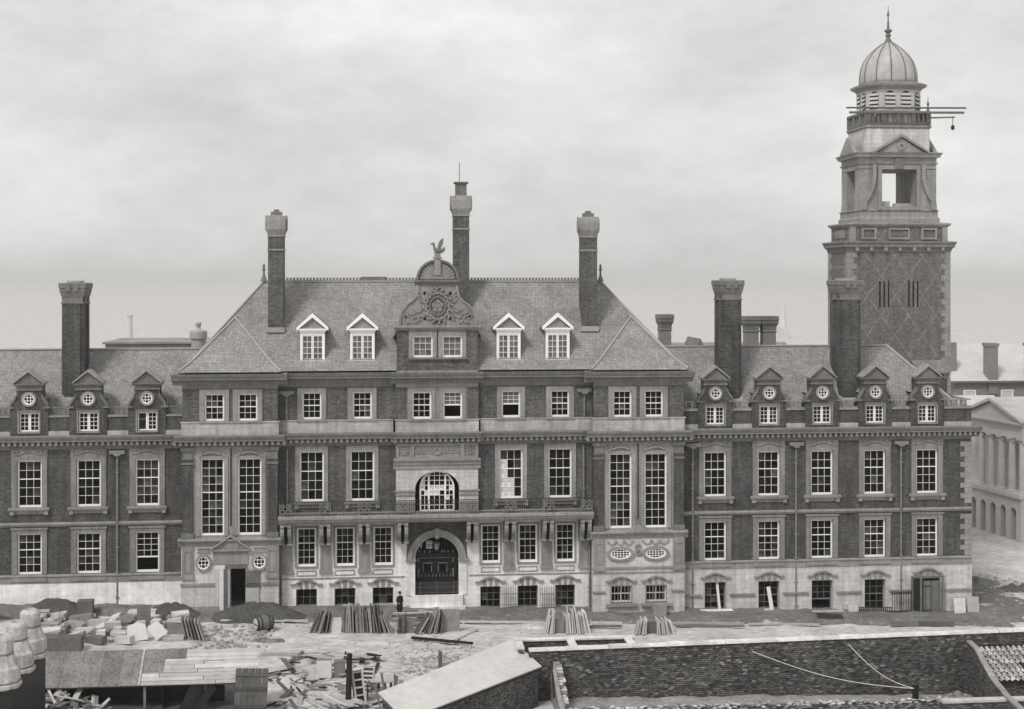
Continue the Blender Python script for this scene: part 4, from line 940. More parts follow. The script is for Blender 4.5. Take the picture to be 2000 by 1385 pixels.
# upper block, parapet walk
UX, UY = 2.86, 2.4
tp('upper_block', MB().rings([ring4(UX, UY, 36.9), ring4(UX, UY, 39.15)]), 'ashlar')
tp('upper_cornice', MB().rings([ring4(UX + .02, UY + .02, 39.1), ring4(UX + .14, UY + .14, 39.25), ring4(UX + .14, UY + .14, 39.4), ring4(UX + .02, UY + .02, 39.45), ring4(UX, UY, 39.5)]), 'stone')
mb = MB()
def balus(p, q, n):
    e = .004 if p[0] == q[0] else 0
    for i in range(n + 1):
        x, y = p[0] + (q[0] - p[0]) * i / n, p[1] + (q[1] - p[1]) * i / n
        r = .2 if i % 3 == 0 else .1
        mb.box(x - r + e, x + r - e, y - .12 if r < .2 else y - .2 + e, y + .12 if r < .2 else y + .2 - e, 39.5 + e, 40.55 - e)
    mb.box(min(p[0], q[0]) - .2 + e, max(p[0], q[0]) + .2 - e, min(p[1], q[1]) - .2 + e, max(p[1], q[1]) + .2 - e, 40.45 + e, 40.68 + e)
    mb.box(min(p[0], q[0]) - .18 + e, max(p[0], q[0]) + .18 - e, min(p[1], q[1]) - .18 + e, max(p[1], q[1]) + .18 - e, 39.48 - e, 39.68 + e)
a_, b_ = UX - .1, UY - .1
for p, q, n in (((TX - a_, TY - b_), (TX + a_, TY - b_), 12), ((TX - a_, TY + b_), (TX + a_, TY + b_), 12), ((TX - a_, TY - b_), (TX - a_, TY + b_), 9), ((TX + a_, TY - b_), (TX + a_, TY + b_), 9)): balus(p, q, n)
tp('parapet', mb, 'stone_dark')
tp('corner_finial', MB().lathe([(.16, 40.6), (.1, 41.0), (.06, 41.2), (.14, 41.3), (.03, 41.6), (.02, 42.0)], (TX + a_, TY - b_), 8), 'stone_dark')
# lantern: a square with cut corners
def oct_(h, hy, c, z): return [(TX - h + c, TY - hy, z), (TX + h - c, TY - hy, z), (TX + h, TY - hy + c, z), (TX + h, TY + hy - c, z), (TX + h - c, TY + hy, z), (TX - h + c, TY + hy, z), (TX - h, TY + hy - c, z), (TX - h, TY - hy + c, z)]
tp('lantern', MB().rings([oct_(2.5, 2.3, 1.05, 39.5), oct_(2.5, 2.3, 1.05, 42.75)]), 'far_stone')
tp('lantern_cornice', MB().rings([oct_(2.52, 2.32, 1.06, 42.6), oct_(2.62, 2.42, 1.1, 42.75), oct_(2.95, 2.72, 1.2, 42.95), oct_(3.0, 2.78, 1.22, 43.15), oct_(2.5, 2.3, 1.05, 43.3)]), 'stone')
def louvre(cx, cy, dx, dy, w):
    """arched louvred opening on a face with outward normal (dx, dy)"""
    t = Vector((-dy, dx, 0)); n = Vector((dx, dy, 0)); o = Vector((cx, cy, 0))
    def q(a, z, d): p = o + t * a + n * d; return (p.x, p.y, z)
    arc = [(w * math.cos(math.pi * i / 10), 42.02 + w * math.sin(math.pi * i / 10)) for i in range(11)]
    out = [(-w, 40.9), (w, 40.9)] + arc
    m1 = MB().loft([q(a, z, .015) for a, z in out], [q(a, z, .0) for a, z in out])
    lo = tp('louvre_window', m1, 'dark')
    for i in range(4):
        z = 40.98 + i * .36
        m2 = MB().loft([q(-w, z, .1), q(w, z, .1), q(w, z + .2, .02), q(-w, z + .2, .02)], [q(-w, z + .05, .1), q(w, z + .05, .1), q(w, z + .24, .02), q(-w, z + .24, .02)])
        put('louvre_slat', m2.mesh('louvre_slat', 'far_stone'), lo)
for a in (-.72, .72):
    louvre(TX + a, TY - 2.3, 0, -1, .46); louvre(TX + a, TY + 2.3, 0, 1, .46)
    louvre(TX - 2.5, TY + a * .9, -1, 0, .42); louvre(TX + 2.5, TY + a * .9, 1, 0, .42)
for sx_ in (-1, 1):
    for sy_ in (-1, 1): louvre(TX + sx_ * (2.5 - .525), TY + sy_ * (2.3 - .525), sx_ * .7071, sy_ * .7071, .42)
dome = [(2.48, 43.2), (2.52, 43.6), (2.5, 44.1), (2.38, 44.8), (2.15, 45.4), (1.75, 45.95), (1.25, 46.45), (.8, 46.8), (.5, 47.02), (.38, 47.1)]
dm = tp('dome', MB().lathe(dome, (TX, TY), 40), 'copper', True)
mb = MB()
for i in range(12):
    a = 2 * math.pi * (i + .5) / 12
    mb.tube([(TX + (r + .02) * math.cos(a), TY + (r + .02) * math.sin(a), z) for r, z in dome], .055, 5)
put('dome_rib', mb.mesh('dome_rib', 'stone_dark'), dm)['kind'] = 'stuff'
tp('spire_finial', MB().lathe([(.42, 47.05), (.3, 47.3), (.16, 47.6), (.26, 47.75), (.26, 47.85), (.12, 47.95), (.34, 48.15), (.36, 48.25), (.12, 48.4), (.1, 48.9), (.06, 49.2), (.05, 49.5), (.12, 49.6), (.09, 49.85), (.04, 50.0), (.02, 50.5)], (TX, TY), 10), 'stone_dark')
for lbl, x0, x1, y, z, r in (('long scaffold pole lying across the tower parapet, topmost of three', 40.5, 51.3, 9.75, 40.86, .08), ('thick scaffold pole jutting beyond the tower parapet on both sides', 40.7, 51.0, 9.55, 40.42, .11), ('short scaffold pole with a hanging pulley block on the tower parapet', 47.9, 50.2, 9.62, 40.02, .07)):
    tag(put('scaffold_pole', MB().tube([(x0, y, z), (x1, y - .3, z + .06)], r, 7).mesh('scaffold_pole', 'wood')), lbl, 'pole', 'poles left on the tower parapet')
tag(put('pulley_block', MB().tube([(50.05, 9.4, 40.04), (50.05, 9.4, 39.4)], .03).lathe([(.03, 39.42), (.16, 39.3), (.16, 39.05), (.05, 38.95)], (50.05, 9.4), 10).mesh('pulley_block', 'iron')), 'small pulley block hanging from the scaffold pole on the tower', 'pulley')
tag(put('timber_offcut', MB().box(45.4, 47.0, 11.2, 11.6, 32.2, 32.55).box(44.1, 44.8, 10.7, 11.4, 32.2, 32.7).mesh('timber_offcut', 'wood_pale')), 'timber offcuts left on the sill inside the open belfry', 'timber')['kind'] = 'stuff'

# ============================================================ roofs and chimneys seen over the ridge
def rear_stack(x0, x1, y, z0, z1, label):
    t = thing('chimney_stack', ((x0 + x1) / 2, y, z0), label, 'chimney', 'chimneys behind the ridge')
    n = max(1, round((x1 - x0) / 1.5)); st = (x1 - x0) / n
    for i in range(n):
        c = x0 + (i + .5) * st; h = st * .36
        put('shaft', MB().box(c - h, c + h, y - .6, y + .6, z0, z1 - .9).mesh('shaft', 'far_brick'), t)
        rg = lambda e, z: [(c - h - e, y - .6 - e, z), (c + h + e, y - .6 - e, z), (c + h + e, y + .6 + e, z), (c - h - e, y + .6 + e, z)]
        put('cap', MB().rings([rg(.04, z1 - 1.6), rg(.08, z1 - 1.5), rg(.02, z1 - 1.4), rg(.06, z1 - 1.0), rg(.2, z1 - .7), rg(.2, z1 - .4), rg(.26, z1 - .38), rg(.22, z1)]).mesh('cap', 'stone_dark'), t)
rear_stack(26.75, 28.25, 25, 15, 22.3, 'single brick chimney standing behind the right wing roof beside the main hip')
rear_stack(35.3, 38.8, 25, 15, 22.1, 'cluster of three joined chimneys behind the right wing roof')
t = thing('rear_block', (33, 30, 0), 'rear roof with small gable and skylight behind the right wing', 'building')
put('wall', MB().box(26, 41, 23, 36, -1, 18.0).mesh('wall', 'far_brick'), t)
put('roof', MB().prism_x([(23, 18.0), (29.5, 19.3), (36, 18.0)], 26, 41).mesh('roof', 'slate'), t)
put('gable', MB().prism_y([(30.0, 18.4), (31.4, 18.4), (30.75, 19.95)], 23.4, 29).mesh('gable', 'stone_dark'), t)
put('skylight', MB().box(31.8, 33.6, 23.6, 25.0, 18.2, 19.2).mesh('skylight', 'lead'), t)
t = thing('rear_hall', (-19, 13, 0), 'low flat rear hall roof with a round ventilator behind the left wing', 'building')
put('wall', MB().box(-23.6, -13.5, 12, 20, -1, 20.25).mesh('wall', 'lead'), t)
put('coping', MB().box(-23.8, -13.4, 11.8, 20.2, 20.25, 20.42).mesh('coping', 'stone'), t)
v = put('ventilator', MB().lathe([(.6, 19.6), (.6, 20.7), (.74, 20.75), (.74, 21.3), (.66, 21.42), (.3, 21.5), (.18, 21.6), (.18, 21.75), (.26, 21.95), (.22, 22.1)], (-15.7, 11.2), 18).mesh('ventilator', 'lead'), t)

# ============================================================ street and buildings beyond the right end
P0 = thing('portico_building', (66.4, 30.2, -2), 'pale classical building with ionic columns over an arcade across the side street', 'building', None, (0, 0, R(9)))
def pp(name, mb, m, parent=None): return put(name, mb.mesh(name, m), parent or P0)
pp('wall', MB().box(69.4, 90, 30.4, 46, -2.2, 10.6), 'far_stone')
# arcade front (faces the street on the left)
mb = MB(); px_ = 66.4
ys = [30.2, 32.0, 33.8, 35.6, 37.4, 39.2]
for i, y in enumerate(ys): mb.box(px_, px_ + .9, y - .42, y + .42, -2.2, 1.1)
for a, b in zip(ys, ys[1:]):
    n = 10; c = (a + b) / 2; r = (b - a) / 2 - .42
    for k in range(n):
        t0, t1 = math.pi * k / n, math.pi * (k + 1) / n
        y0, y1 = c - r * math.cos(t0), c - r * math.cos(t1)
        mb.loft([(px_, y0, 1.1 + r * math.sin(t0)), (px_, y1, 1.1 + r * math.sin(t1)), (px_, y1, 2.7), (px_, y0, 2.7)], [(px_ + .9, y0, 1.1 + r * math.sin(t0)), (px_ + .9, y1, 1.1 + r * math.sin(t1)), (px_ + .9, y1, 2.7), (px_ + .9, y0, 2.7)])
for y in ys: mb.box(px_, px_ + .9, y - .42, y + .42, 1.1, 2.7)
pp('arcade', mb, 'far_stone')
pp('balcony_floor', MB().box(66.1, 69.5, 29.6, 39.9, 2.7, 3.15), 'far_stone')
mb = MB(); mb.box(66.4, 68.6, 29.78, 30.2, -2.2, 1.1); arch = None
pp('arcade_return', MB().box(67.35, 69.4, 29.9, 30.3, -2.2, 2.7), 'far_stone')
for y in ys[:5]:
    c = pp('column', MB().lathe([(.46, 3.15), (.46, 3.3), (.36, 3.4), (.37, 5.2), (.31, 8.5), (.3, 8.6), (.4, 8.68)], (66.9, y), 16), 'far_stone')
    put('capital', MB().box(66.45, 67.35, y - .48, y + .48, 8.78, 8.95).box(66.6, 67.2, y - .5, y - .26, 8.5, 8.78).box(66.6, 67.2, y + .26, y + .5, 8.5, 8.78).box(66.55, 67.25, y - .3, y + .3, 8.66, 8.8).mesh('capital', 'far_stone'), c)
pp('entablature', MB().prism_y([(66.5, 8.95), (70, 8.95), (70, 10.7), (66.0, 10.7), (66.0, 10.45), (66.35, 10.3), (66.5, 10.25)], 29.7, 39.7), 'far_stone')
mb = MB(); mb.prism_x([(29.5, 10.7), (39.9, 10.7), (34.7, 12.5)], 66.3, 80)
for a, b in ((29.2, 34.7), (40.2, 34.7)): mb.prism_x([(a, 10.7), (a, 10.95), (b, 12.95), (b, 12.62)], 65.9, 80)
pp('pediment', mb, 'far_stone')
for i in range(3): pp('window', MB().box(72 + i * 4, 73.4 + i * 4, 30.36, 30.42, 4.4, 7.4), 'glass')
pp('arcade_shade_back', MB().box(69.2, 69.35, 30.3, 39.2, -2.2, 2.7), 'stone_dark')  # back wall coloured dark to stand in for shade inside the arcade
for i in range(5): pp('doorway', MB().box(69.1, 69.22, 30.6 + i * 1.8, 31.7 + i * 1.8, -2.2, 1.6), 'dark')  # near-black panels enlarged to stand in for shade behind the arches

W0 = thing('warehouse', (84, 66, -2), 'large brick warehouse with pale slate roof and tall chimneys beyond the portico', 'building')
def wp(name, mb, m, parent=None): return put(name, mb.mesh(name, m), parent or W0)
wp('wall', MB().box(72.5, 110, 60, 78, -2.5, 12.7), 'far_brick')
wp('roof', MB().rings([[(72.0, 59.6, 12.7), (110, 59.6, 12.7), (110, 78.4, 12.7), (72.0, 78.4, 12.7)], [(76.6, 68.9, 17.0), (110, 68.9, 17.0), (110, 69.1, 17.0), (76.6, 69.1, 17.0)]]), 'far_roof')
wp('eaves', MB().box(71.8, 110, 59.4, 60, 12.5, 12.72), 'stone_dark')
for x in (77.7, 83.2): wp('chimney', MB().box(x - .62, x + .62, 59.8, 61.4, 11, 17.3).box(x - .75, x + .75, 59.7, 61.5, 17.1, 17.5), 'far_brick')
wp('chimney', MB().box(72.6, 73.8, 62, 63.5, 11, 17.5), 'far_brick')
for x, z in ((74.6, 9.4), (79.6, 9.4), (84.4, 9.4), (76.2, 5.2), (80.6, 5.2), (74.6, .8), (79.6, .8)):
    w = wp('window', frame_ring(MB(), x - .7, x + .7, z, z + 2.0, .12, 59.9, 60.05), 'white')
    put('pane', pane_mesh(1.38, 1.98, 'far_pale'), w, (x, 59.97, z + 1.0))
t = thing('low_shop', (68, 50, -2), 'low pale shop with white signboard beyond the end of the town hall', 'building')
put('wall', MB().box(63.5, 75, 50, 58, -2.2, 9.0).mesh('wall', 'far_brick'), t)
put('roof', MB().prism_x([(49.7, 9.0), (54, 11.4), (58.2, 9.0)], 63.3, 75).mesh('roof', 'far_roof'), t)
put('signboard', MB().box(66.0, 69.2, 49.86, 50, 3.6, 7.0).mesh('signboard', 'canvas'), t)
put('shopfront', MB().box(64, 74.6, 49.9, 50, -2.2, 2.6).mesh('shopfront', 'far_stone'), t)
# faint far landmarks in the mist
t = thing('church_spire', (184.8, 500, -3), 'faint slender church spire in the mist beyond the right wing', 'church')
put('tower', MB().rings([[(184.85 + a, 500 + b, z) for a, b in ((-2.2, -2.2), (2.2, -2.2), (2.2, 2.2), (-2.2, 2.2))] for z in (-6, 3)]).mesh('tower', 'far_pale'), t)
put('spire', MB().lathe([(1.7, 3), (.12, 16.2)], (184.85, 500), 8).mesh('spire', 'far_pale'), t)
t = thing('factory_chimney', (-93.7, 400, 0), 'faint factory chimney in the mist beyond the left wing', 'chimney')
put('shaft', MB().lathe([(1.35, -4), (1.0, 11.6)], (-93.7, 400), 14).mesh('shaft', 'far_pale'), t)
put('rim', MB().lathe([(1.05, 11.4), (1.3, 11.6), (1.3, 12.1)], (-93.7, 400), 14).mesh('rim', 'far_pale'), t)

# ============================================================ ground
from mathutils import noise as mno
def nz(x, y, s, a): return a * mno.noise(Vector((x * s, y * s, 3.7)))
def axis(lo, hi, st, outer): 
    n = int(round((hi - lo) / st)); return [-v for v in reversed(outer)][:0] + [lo + i * (hi - lo) / n for i in range(n + 1)]
gxs = [-5000, -1500, -500, -200, -100, -60] + axis(-40, 56, .45, []) + [65, 80, 110, 200, 500, 1500, 5000]
gys = [-600, -200, -110, -70] + axis(-42, 0.3, .42, []) + [3, 9, 14, 22, 32, 45, 60, 90, 150, 300, 700, 1500, 3000, 6000]
vs, fs = [], []
for y in gys:
    for x in gxs:
        z = zg(x)
        if -42 < y < .2 and -40 < x < 56: z += nz(x, y, .35, .12) + nz(x, y, 1.4, .06) - .02 - sum(.07 * math.exp(-((y + c_ + .9 * math.sin(x * .11) + .02 * x) / .22) ** 2) for c_ in (8.4, 10.0, 12.1))
        vs.append((x, y, z))
nxg = len(gxs)
for j in range(len(gys) - 1):
    for i in range(nxg - 1): a = j * nxg + i; fs.append((a, a + 1, a + nxg + 1, a + nxg))
M['dust'] = mat('trodden_dust', .47, var=.42, scale=3.2, stain=.26, sscale=.35, bump=.8, stretch=(.45, 1.5, 1))
gm_ = MB(); gm_.v, gm_.f = vs, fs
struct('ground', gm_.mesh('ground', 'dust', True))
# worked earth strip along the front of the building
M['mud'] = mat('dug_clay', .15, var=.4, scale=2.6, stain=.3, sscale=.5, bump=.7)
def sheet(name, m, x0, x1, y0, y1, st, hf, edge=.5):
    mb = MB(); nx, ny = int((x1 - x0) / st), int((y1 - y0) / st)
    for j in range(ny + 1):
        for i in range(nx + 1):
            x, y = x0 + (x1 - x0) * i / nx, y0 + (y1 - y0) * j / ny
            d = min(i / nx * (x1 - x0), (1 - i / nx) * (x1 - x0), j / ny * (y1 - y0)) / edge
            mb.v.append((x, y, zg(x) + (hf(x, y) if d > 1 else -.15 + (hf(x, y) + .15) * max(0, d))))
    for j in range(ny):
        for i in range(nx): a = j * (nx + 1) + i; mb.f.append((a, a + 1, a + nx + 2, a + nx + 1))
    return struct(name, mb.mesh(name, m, True))
sheet('earth_strip', 'mud', -33, 49.6, -4.0, .35, .3, lambda x, y: .12 + .16 * (y + 4) / 4 + nz(x, y, .6, .16) + nz(x, y, 2.3, .08), .7)
sheet('street', 'canvas' if False else 'dust', 50, 66, 5, 60, 1.5, lambda x, y: .06, .1)
sheet('waste_ground', 'mud', 47.0, 58, -3, 17, .5, lambda x, y: .1 + nz(x, y, .5, .2) + nz(x, y, 1.8, .12) - max(0, (x - 50 - (17 - y) * .35)) * .08, 1.0)
# ============================================================ heaps of earth
def heap(name, m, x, y, rx, ry, h, label, cat='heap', group='heaps of dug earth', rough=.2, n=36):
    mb = MB(); rings = []
    for k in range(11):
        t = k / 10; ring = []
        for i in range(n):
            a = 2 * math.pi * i / n; q = 1 + .14 * mno.noise(Vector((math.cos(a) * 1.6, math.sin(a) * 1.6, x)))
            px, py = x + rx * t * q * math.cos(a), y + ry * t * q * math.sin(a)
            hz = h * max(0, math.cos(t * math.pi / 2) ** 1.15) + (nz(px, py, 2.6, rough) + nz(px, py, 6, rough * .5)) * (1 - t * .6)
            ring.append((px - x, py - y, hz - (.25 if k == 10 else 0)))
        rings.append(ring)
    mb.rings(rings[::-1], cap0=False)
    return tag(put(name, mb.mesh(name, m, True), None, (x, y, zg(x))), label, cat, group)
heap('earth_heap', 'earth', -24.3, -2.6, 2.9, 1.5, 1.25, 'dark heap of earth against the white plinth of the left wing')
heap('earth_heap', 'earth', -15.8, -2.7, 2.4, 1.4, 1.05, 'ragged dark earth heap at the corner of wing and left pavilion')
heap('earth_heap', 'earth', -9.4, -3.0, 4.0, 1.6, 1.2, 'broad smooth dark earth heap in front of the boarded side doorway')
heap('earth_bank', 'mud', -20.0, -2.2, 3.2, 1.2, .7, 'low bank of rubbly earth between two dark heaps by the left wing')

heap('weed_patch', 'mud', -8.2, -9.3, 1.3, .6, .22, 'low patch of weeds and dirt on the open ground below the barrel', 'weeds', None, .2)
# ============================================================ slabs leaning in rows
def slab(x, y, w, t, h, lean, turn=0, m='slab', label='', group='', name='flagstone', z=None):
    """upright slab seen on edge: t along x, w in depth, h tall, tilted sideways by lean"""
    key = (round(w, 2), round(t, 2), round(h, 2), m)
    if key not in _slab: _slab[key] = MB().box(-t / 2, t / 2, -w / 2, w / 2, -.03, h).mesh(name, m)
    return tag(put(name, _slab[key], None, (x, y, (zg(x) if z is None else z)), (0, lean, turn)), label, 'slab', group)
_slab = {}
def row(x0, x1, n, y, h, l0, l1, label, group, t=.11, jit=.22, m='slab'):
    for i in range(n):
        f = i / max(1, n - 1)
        q, hq, ln = rnd.choice((.7, 1, 1.3)), rnd.choice((1 - jit, 1 - jit / 2, 1, 1 + jit / 2)), l0 + (l1 - l0) * f + rnd.uniform(-.04, .04)
        lb = ' '.join(filter(None, ({.7: 'thin', 1.3: 'thick'}.get(q, ''), 'short' if hq < .85 else ('tall' if hq > 1.05 else ''), 'upright' if abs(ln) < .1 else ('left tilted' if ln < 0 else 'right tilted'), label)))
        slab(x0 + (x1 - x0) * f, y + rnd.uniform(-.15, .15), round(rnd.choice((.9, 1.05, 1.2)), 2), round(t * q, 3), round(h * hq, 2), ln, rnd.uniform(-.12, .12), m, lb, group)
LBL1 = 'stone slab in the longest row, before the left basement windows'
row(-5.3, -3.95, 9, -6.5, 1.6, .42, .12, LBL1, 'slabs in the longest row')
row(-2.95, -.2, 21, -6.5, 1.75, .02, -.16, LBL1, 'slabs in the longest row')
row(0.0, .6, 4, -6.5, 1.5, -.25, -.42, LBL1, 'slabs in the longest row')
slab(-3.45, -6.75, .08, .75, 1.05, 0, 0, 'slab_pale', 'pale square slab facing outward in the middle of the longest row', None)
LBL2 = 'stone slab in the row before the main entrance'
row(.95, 1.5, 6, -6.4, 1.2, 0, .02, LBL2, 'slabs before the entrance', t=.08)
row(2.35, 2.9, 3, -6.4, 1.5, .6, .5, LBL2, 'slabs before the entrance', t=.16)
row(3.1, 4.1, 7, -6.4, 1.55, .36, .1, LBL2, 'slabs before the entrance')
slab(1.85, -6.6, .1, .6, .8, 0, 0, 'slab', 'small dark slab facing outward in the row before the entrance', None)
slab(4.9, -6.5, .1, 1.25, 1.65, .0, .05, 'slab', 'large grey slab facing outward before the main entrance', None)
LBL3 = 'stone slab in the row before the right basement windows'
row(11.85, 12.4, 5, -6.3, 1.45, .2, .08, LBL3, 'slabs opposite the right basement windows', m='slab_pale')
slab(12.9, -6.5, .1, .72, 1.0, 0, 0, 'slab', 'dark square slab facing outward between leaning pale slabs', None)
row(13.4, 15.1, 13, -6.3, 1.6, .0, -.24, LBL3, 'slabs opposite the right basement windows', m='slab_pale')
LBL4 = 'stone slab in the smallest row, below the right pavilion'
row(18.6, 19.3, 6, -6.4, 1.05, .26, .08, LBL4, 'slabs in the smallest row', m='slab_pale')
slab(19.75, -6.6, .1, .8, .85, 0, 0, 'slab', 'square grey slab facing outward in the smallest row', None)
row(20.2, 21.5, 9, -6.4, 1.1, -.02, -.34, LBL4, 'slabs in the smallest row', m='slab_pale')
# ============================================================ cut stone dump on the left
_blk = {}
def block(x, y, z, a, b, c, rz=0, tilt=0, m='slab_pale', label='cut stone block lying in the big dump below the left wing', group='blocks in the stone dump', rx=0):
    k = (round(a, 1), round(b, 1), round(c, 1), m)
    if k not in _blk:
        e = .02; A, B, Cc = k[0] / 2, k[1] / 2, k[2]
        r = lambda i, z_: [(-A + i, -B + i, z_), (A - i, -B + i, z_), (A - i, B - i, z_), (-A + i, B - i, z_)]
        jg = lambda ring: [(x_ + rnd.uniform(-.035, .035), y_ + rnd.uniform(-.035, .035), z_ + (rnd.uniform(-.03, .03) if z_ > .05 else 0)) for x_, y_, z_ in ring]
        _blk[k] = MB().rings([r(e, 0), jg(r(0, e)), jg(r(0, Cc - e)), jg(r(e + .02, Cc))]).mesh('stone_block', m)
    return tag(put('stone_block', _blk[k], None, (x, y, zg(x) + z), (rx, tilt, rz)), label, 'stone', group)
_seen = {}
def where_dump(x, y):
    a = 'behind' if y > -5 else ('amid' if y > -8 else 'before')
    b = 'by the black tub' if x < -24 else ('near the dark upright box' if x < -20.5 else ('left of the white plates' if x < -18 else 'above the white plates'))
    return '%s the stone dump, %s' % (a, b)
def shape_word(a, c, tilt, m, up):
    return ' '.join(filter(None, ('pale' if m != 'slab' else 'dark', 'tilted' if abs(tilt) > .02 else '', 'long' if a > 1.35 else ('short' if a < .95 else ''), 'thick' if c > .38 else ('thin' if c < .28 else ''))))
y = -3.4
while y > -10.6:
    x = -26.0 + rnd.uniform(0, .6)
    while x < -14.6:
        if not (-18.2 < x < -14.4 and y < -6.8):
            a, b, c = rnd.uniform(.7, 1.7), rnd.uniform(.5, .9), rnd.uniform(.2, .5)
            ti, mm_ = rnd.choice((0, rnd.uniform(-.12, .12), rnd.uniform(-.35, .35))), rnd.choice(('slab_pale', 'slab', 'slab'))
            block(x + a / 2, y, rnd.choice((0, 0, .02)), a, b, c, rnd.choice((rnd.uniform(-.12, .12), rnd.uniform(-.7, .7))), ti, mm_, shape_word(a, c, ti, mm_, 0) + ' stone ' + where_dump(x, y))
            if rnd.random() < .35: block(x + a / 2 + .1, y + .05, c, a * .75, b * .8, .2 + .2 * rnd.random(), rnd.uniform(-.3, .3), 0, 'slab_pale', '%s stone on top of another %s' % ('long' if a > 1.35 else 'short', where_dump(x, y)))
            x += a + rnd.uniform(.05, .55)
        else: x += .8
    y -= rnd.uniform(.85, 1.1)
block(-21.9, -3.3, .35, 1.1, .8, 1.0, .05, 0, 'slab', 'dark upright stone box standing at the back of the stone dump', None)
slab(-17.3, -5.5, .12, .95, 1.55, 0, .05, 'slab', 'grey upright slab standing behind the white plates in the stone dump', None)
for x, y_, w, h, ln, tn, lb in ((-17.1, -9.3, 1.5, 1.25, -.1, .15, 'big white stone plate leaning upright in the stone dump'), (-16.1, -9.0, 1.3, .95, .7, -.3, 'white stone plate tilted sideways beside the big white plate'), (-15.4, -9.4, 1.0, .8, -.6, .35, 'small white stone plate lying against its neighbours at the dump edge')):
    tag(put('stone_plate', MB().prism_y([(-w / 2, 0), (w / 2, -.02), (w / 2 - .1, h * .8), (w * .1, h), (-w / 2 + .2, h * .85)], -.06, .06).mesh('stone_plate', 'canvas'), None, (x, y_, zg(x) + (.35 if abs(ln) > .5 else 0)), (R(-14), ln, tn)), lb, 'stone plate', None)
block(-14.6, -7.2, 0, 1.5, .9, .8, .05, 0, 'slab', 'squat dark stone block carrying a flat slab by the stone dump', None)
block(-14.5, -7.2, .8, 1.8, 1.0, .15, -.05, 0, 'slab_pale', 'flat pale slab lying on the squat dark block', None)
block(-14.6, -9.4, 0, 1.4, .7, .3, .1, 0, 'slab_pale', 'pale kerb stone at the front of the squat dark block', None)
for i in range(6): slab(-13.9 + i * .27, -8.4 - .12 * i, 1.1, .11, round(1.5 - .05 * (i % 3), 2), -.2 - .02 * i, .1, 'slab', 'narrow slab leaning like a book at the right end of the stone dump', 'slabs leaning at the end of the stone dump')
block(-21.6, -11.6, 0, 2.6, 1.0, .9, .0, 0, 'slab', 'long dark stone trough standing below the stone dump', None)
# ============================================================ barrel
B = thing('barrel', (-8.66, -6.4, zg(-8.66)), 'wooden barrel lying on its side on the pale ground', 'barrel')
prof = [(.44, -.62), (.53, -.3), (.56, 0), (.53, .3), (.44, .62)]
mb = MB(); n = 20
mb.rings([[(z, r * math.cos(2 * math.pi * i / n), .53 + r * math.sin(2 * math.pi * i / n)) for i in range(n)] for r, z in prof])
body = put('body', mb.mesh('body', 'wood'), B, WL[B.name])
for z, r in ((-.55, .48), (-.3, .545), (.3, .545), (.55, .48)):
    put('hoop', MB().rings([[(z + t, (r + e) * math.cos(2 * math.pi * i / n), .53 + (r + e) * math.sin(2 * math.pi * i / n)) for i in range(n)] for t, e in ((-.05, .0), (-.05, .02), (.05, .02), (.05, 0))], False, False).mesh('hoop', 'iron'), B, WL[B.name])
put('head', MB().rings([[(-.6, .4 * math.cos(2 * math.pi * i / n), .53 + .4 * math.sin(2 * math.pi * i / n)) for i in range(n)], [(-.64, .4 * math.cos(2 * math.pi * i / n), .53 + .4 * math.sin(2 * math.pi * i / n)) for i in range(n)]]).mesh('head', 'wood_pale'), B, WL[B.name])
put('head_bar', MB().box(-.68, -.63, -.4, .4, .48, .56).mesh('head_bar', 'wood'), B, WL[B.name])
B.rotation_euler = (0, 0, R(28))
# ============================================================ planks and timbers
_plk = {}
def plank(x, y, L, w, t, rz, z=.0, ry=0, m='wood_pale', label='pale plank lying among the builders litter', group='loose planks', rx=0):
    k = (round(L, 1), round(w, 2), round(t, 2), m)
    if k not in _plk:      # sawn board with ragged, split ends and a slight warp
        l_, h_, e = k[0] / 2, k[1] / 2, min(.12, k[0] * .06); q = rnd.uniform
        out = [(-l_, -h_), (0, -h_ * q(.92, 1)), (l_ - q(0, e), -h_ * q(.8, 1)), (l_ - q(e, 2 * e), -h_ * q(.1, .3)), (l_, h_ * q(.1, .4)), (l_ - q(0, e), h_ * q(.85, 1)), (0, h_ * q(.92, 1)), (-l_ + q(0, e), h_), (-l_ + q(e, 2 * e), h_ * q(-.2, .2))]
        wz = q(-.03, .05) * min(1, k[0] / 2); zz_ = lambda x_: wz * (x_ / l_) ** 2
        _plk[k] = MB().loft([(x_, y_, zz_(x_)) for x_, y_ in out], [(x_, y_, zz_(x_) + k[2]) for x_, y_ in out]).mesh('plank', m)
    return tag(put('plank', _plk[k], None, (x, y, zg(x) + z), (rx, ry, rz)), label, 'plank', group)
for x0, x1 in ((-12.0, -6.0), (-7.4, -5.6), (5.2, 11.2), (15.5, 18.0), (21.6, 27.5), (27.7, 33.4)):
    plank((x0 + x1) / 2, -4.25 + rnd.uniform(-.1, .1), x1 - x0, .28, .1, -.0307 * 0, .1, R(1.76), 'wood_pale', 'long pale plank laid along the edge of the dug earth', 'planks edging the dug earth')
plank(15.6, -5.3, 4.4, .22, .12, .02, .06, R(1.76), 'wood', 'dark beam lying beside the smallest slab row', None)
plank(24.6, -5.0, 5.4, .2, .12, .02, .06, R(1.76), 'wood', 'dark beam lying right of the smallest slab row', None)
plank(40.2, -4.2, 2.4, .35, .32, .03, .05, R(1.76), 'wood', 'squared timber baulk lying near the right corner, shorter of two', None)
plank(42.7, -4.2, 3.0, .35, .3, -.02, .05, R(1.76), 'wood', 'squared timber baulk lying near the right corner, longer of two', None)
plank(4.1, -9.5, 4.7, .2, .16, -.42, .08, 0, 'wood_dark', 'long black beam lying askew on open ground', None)
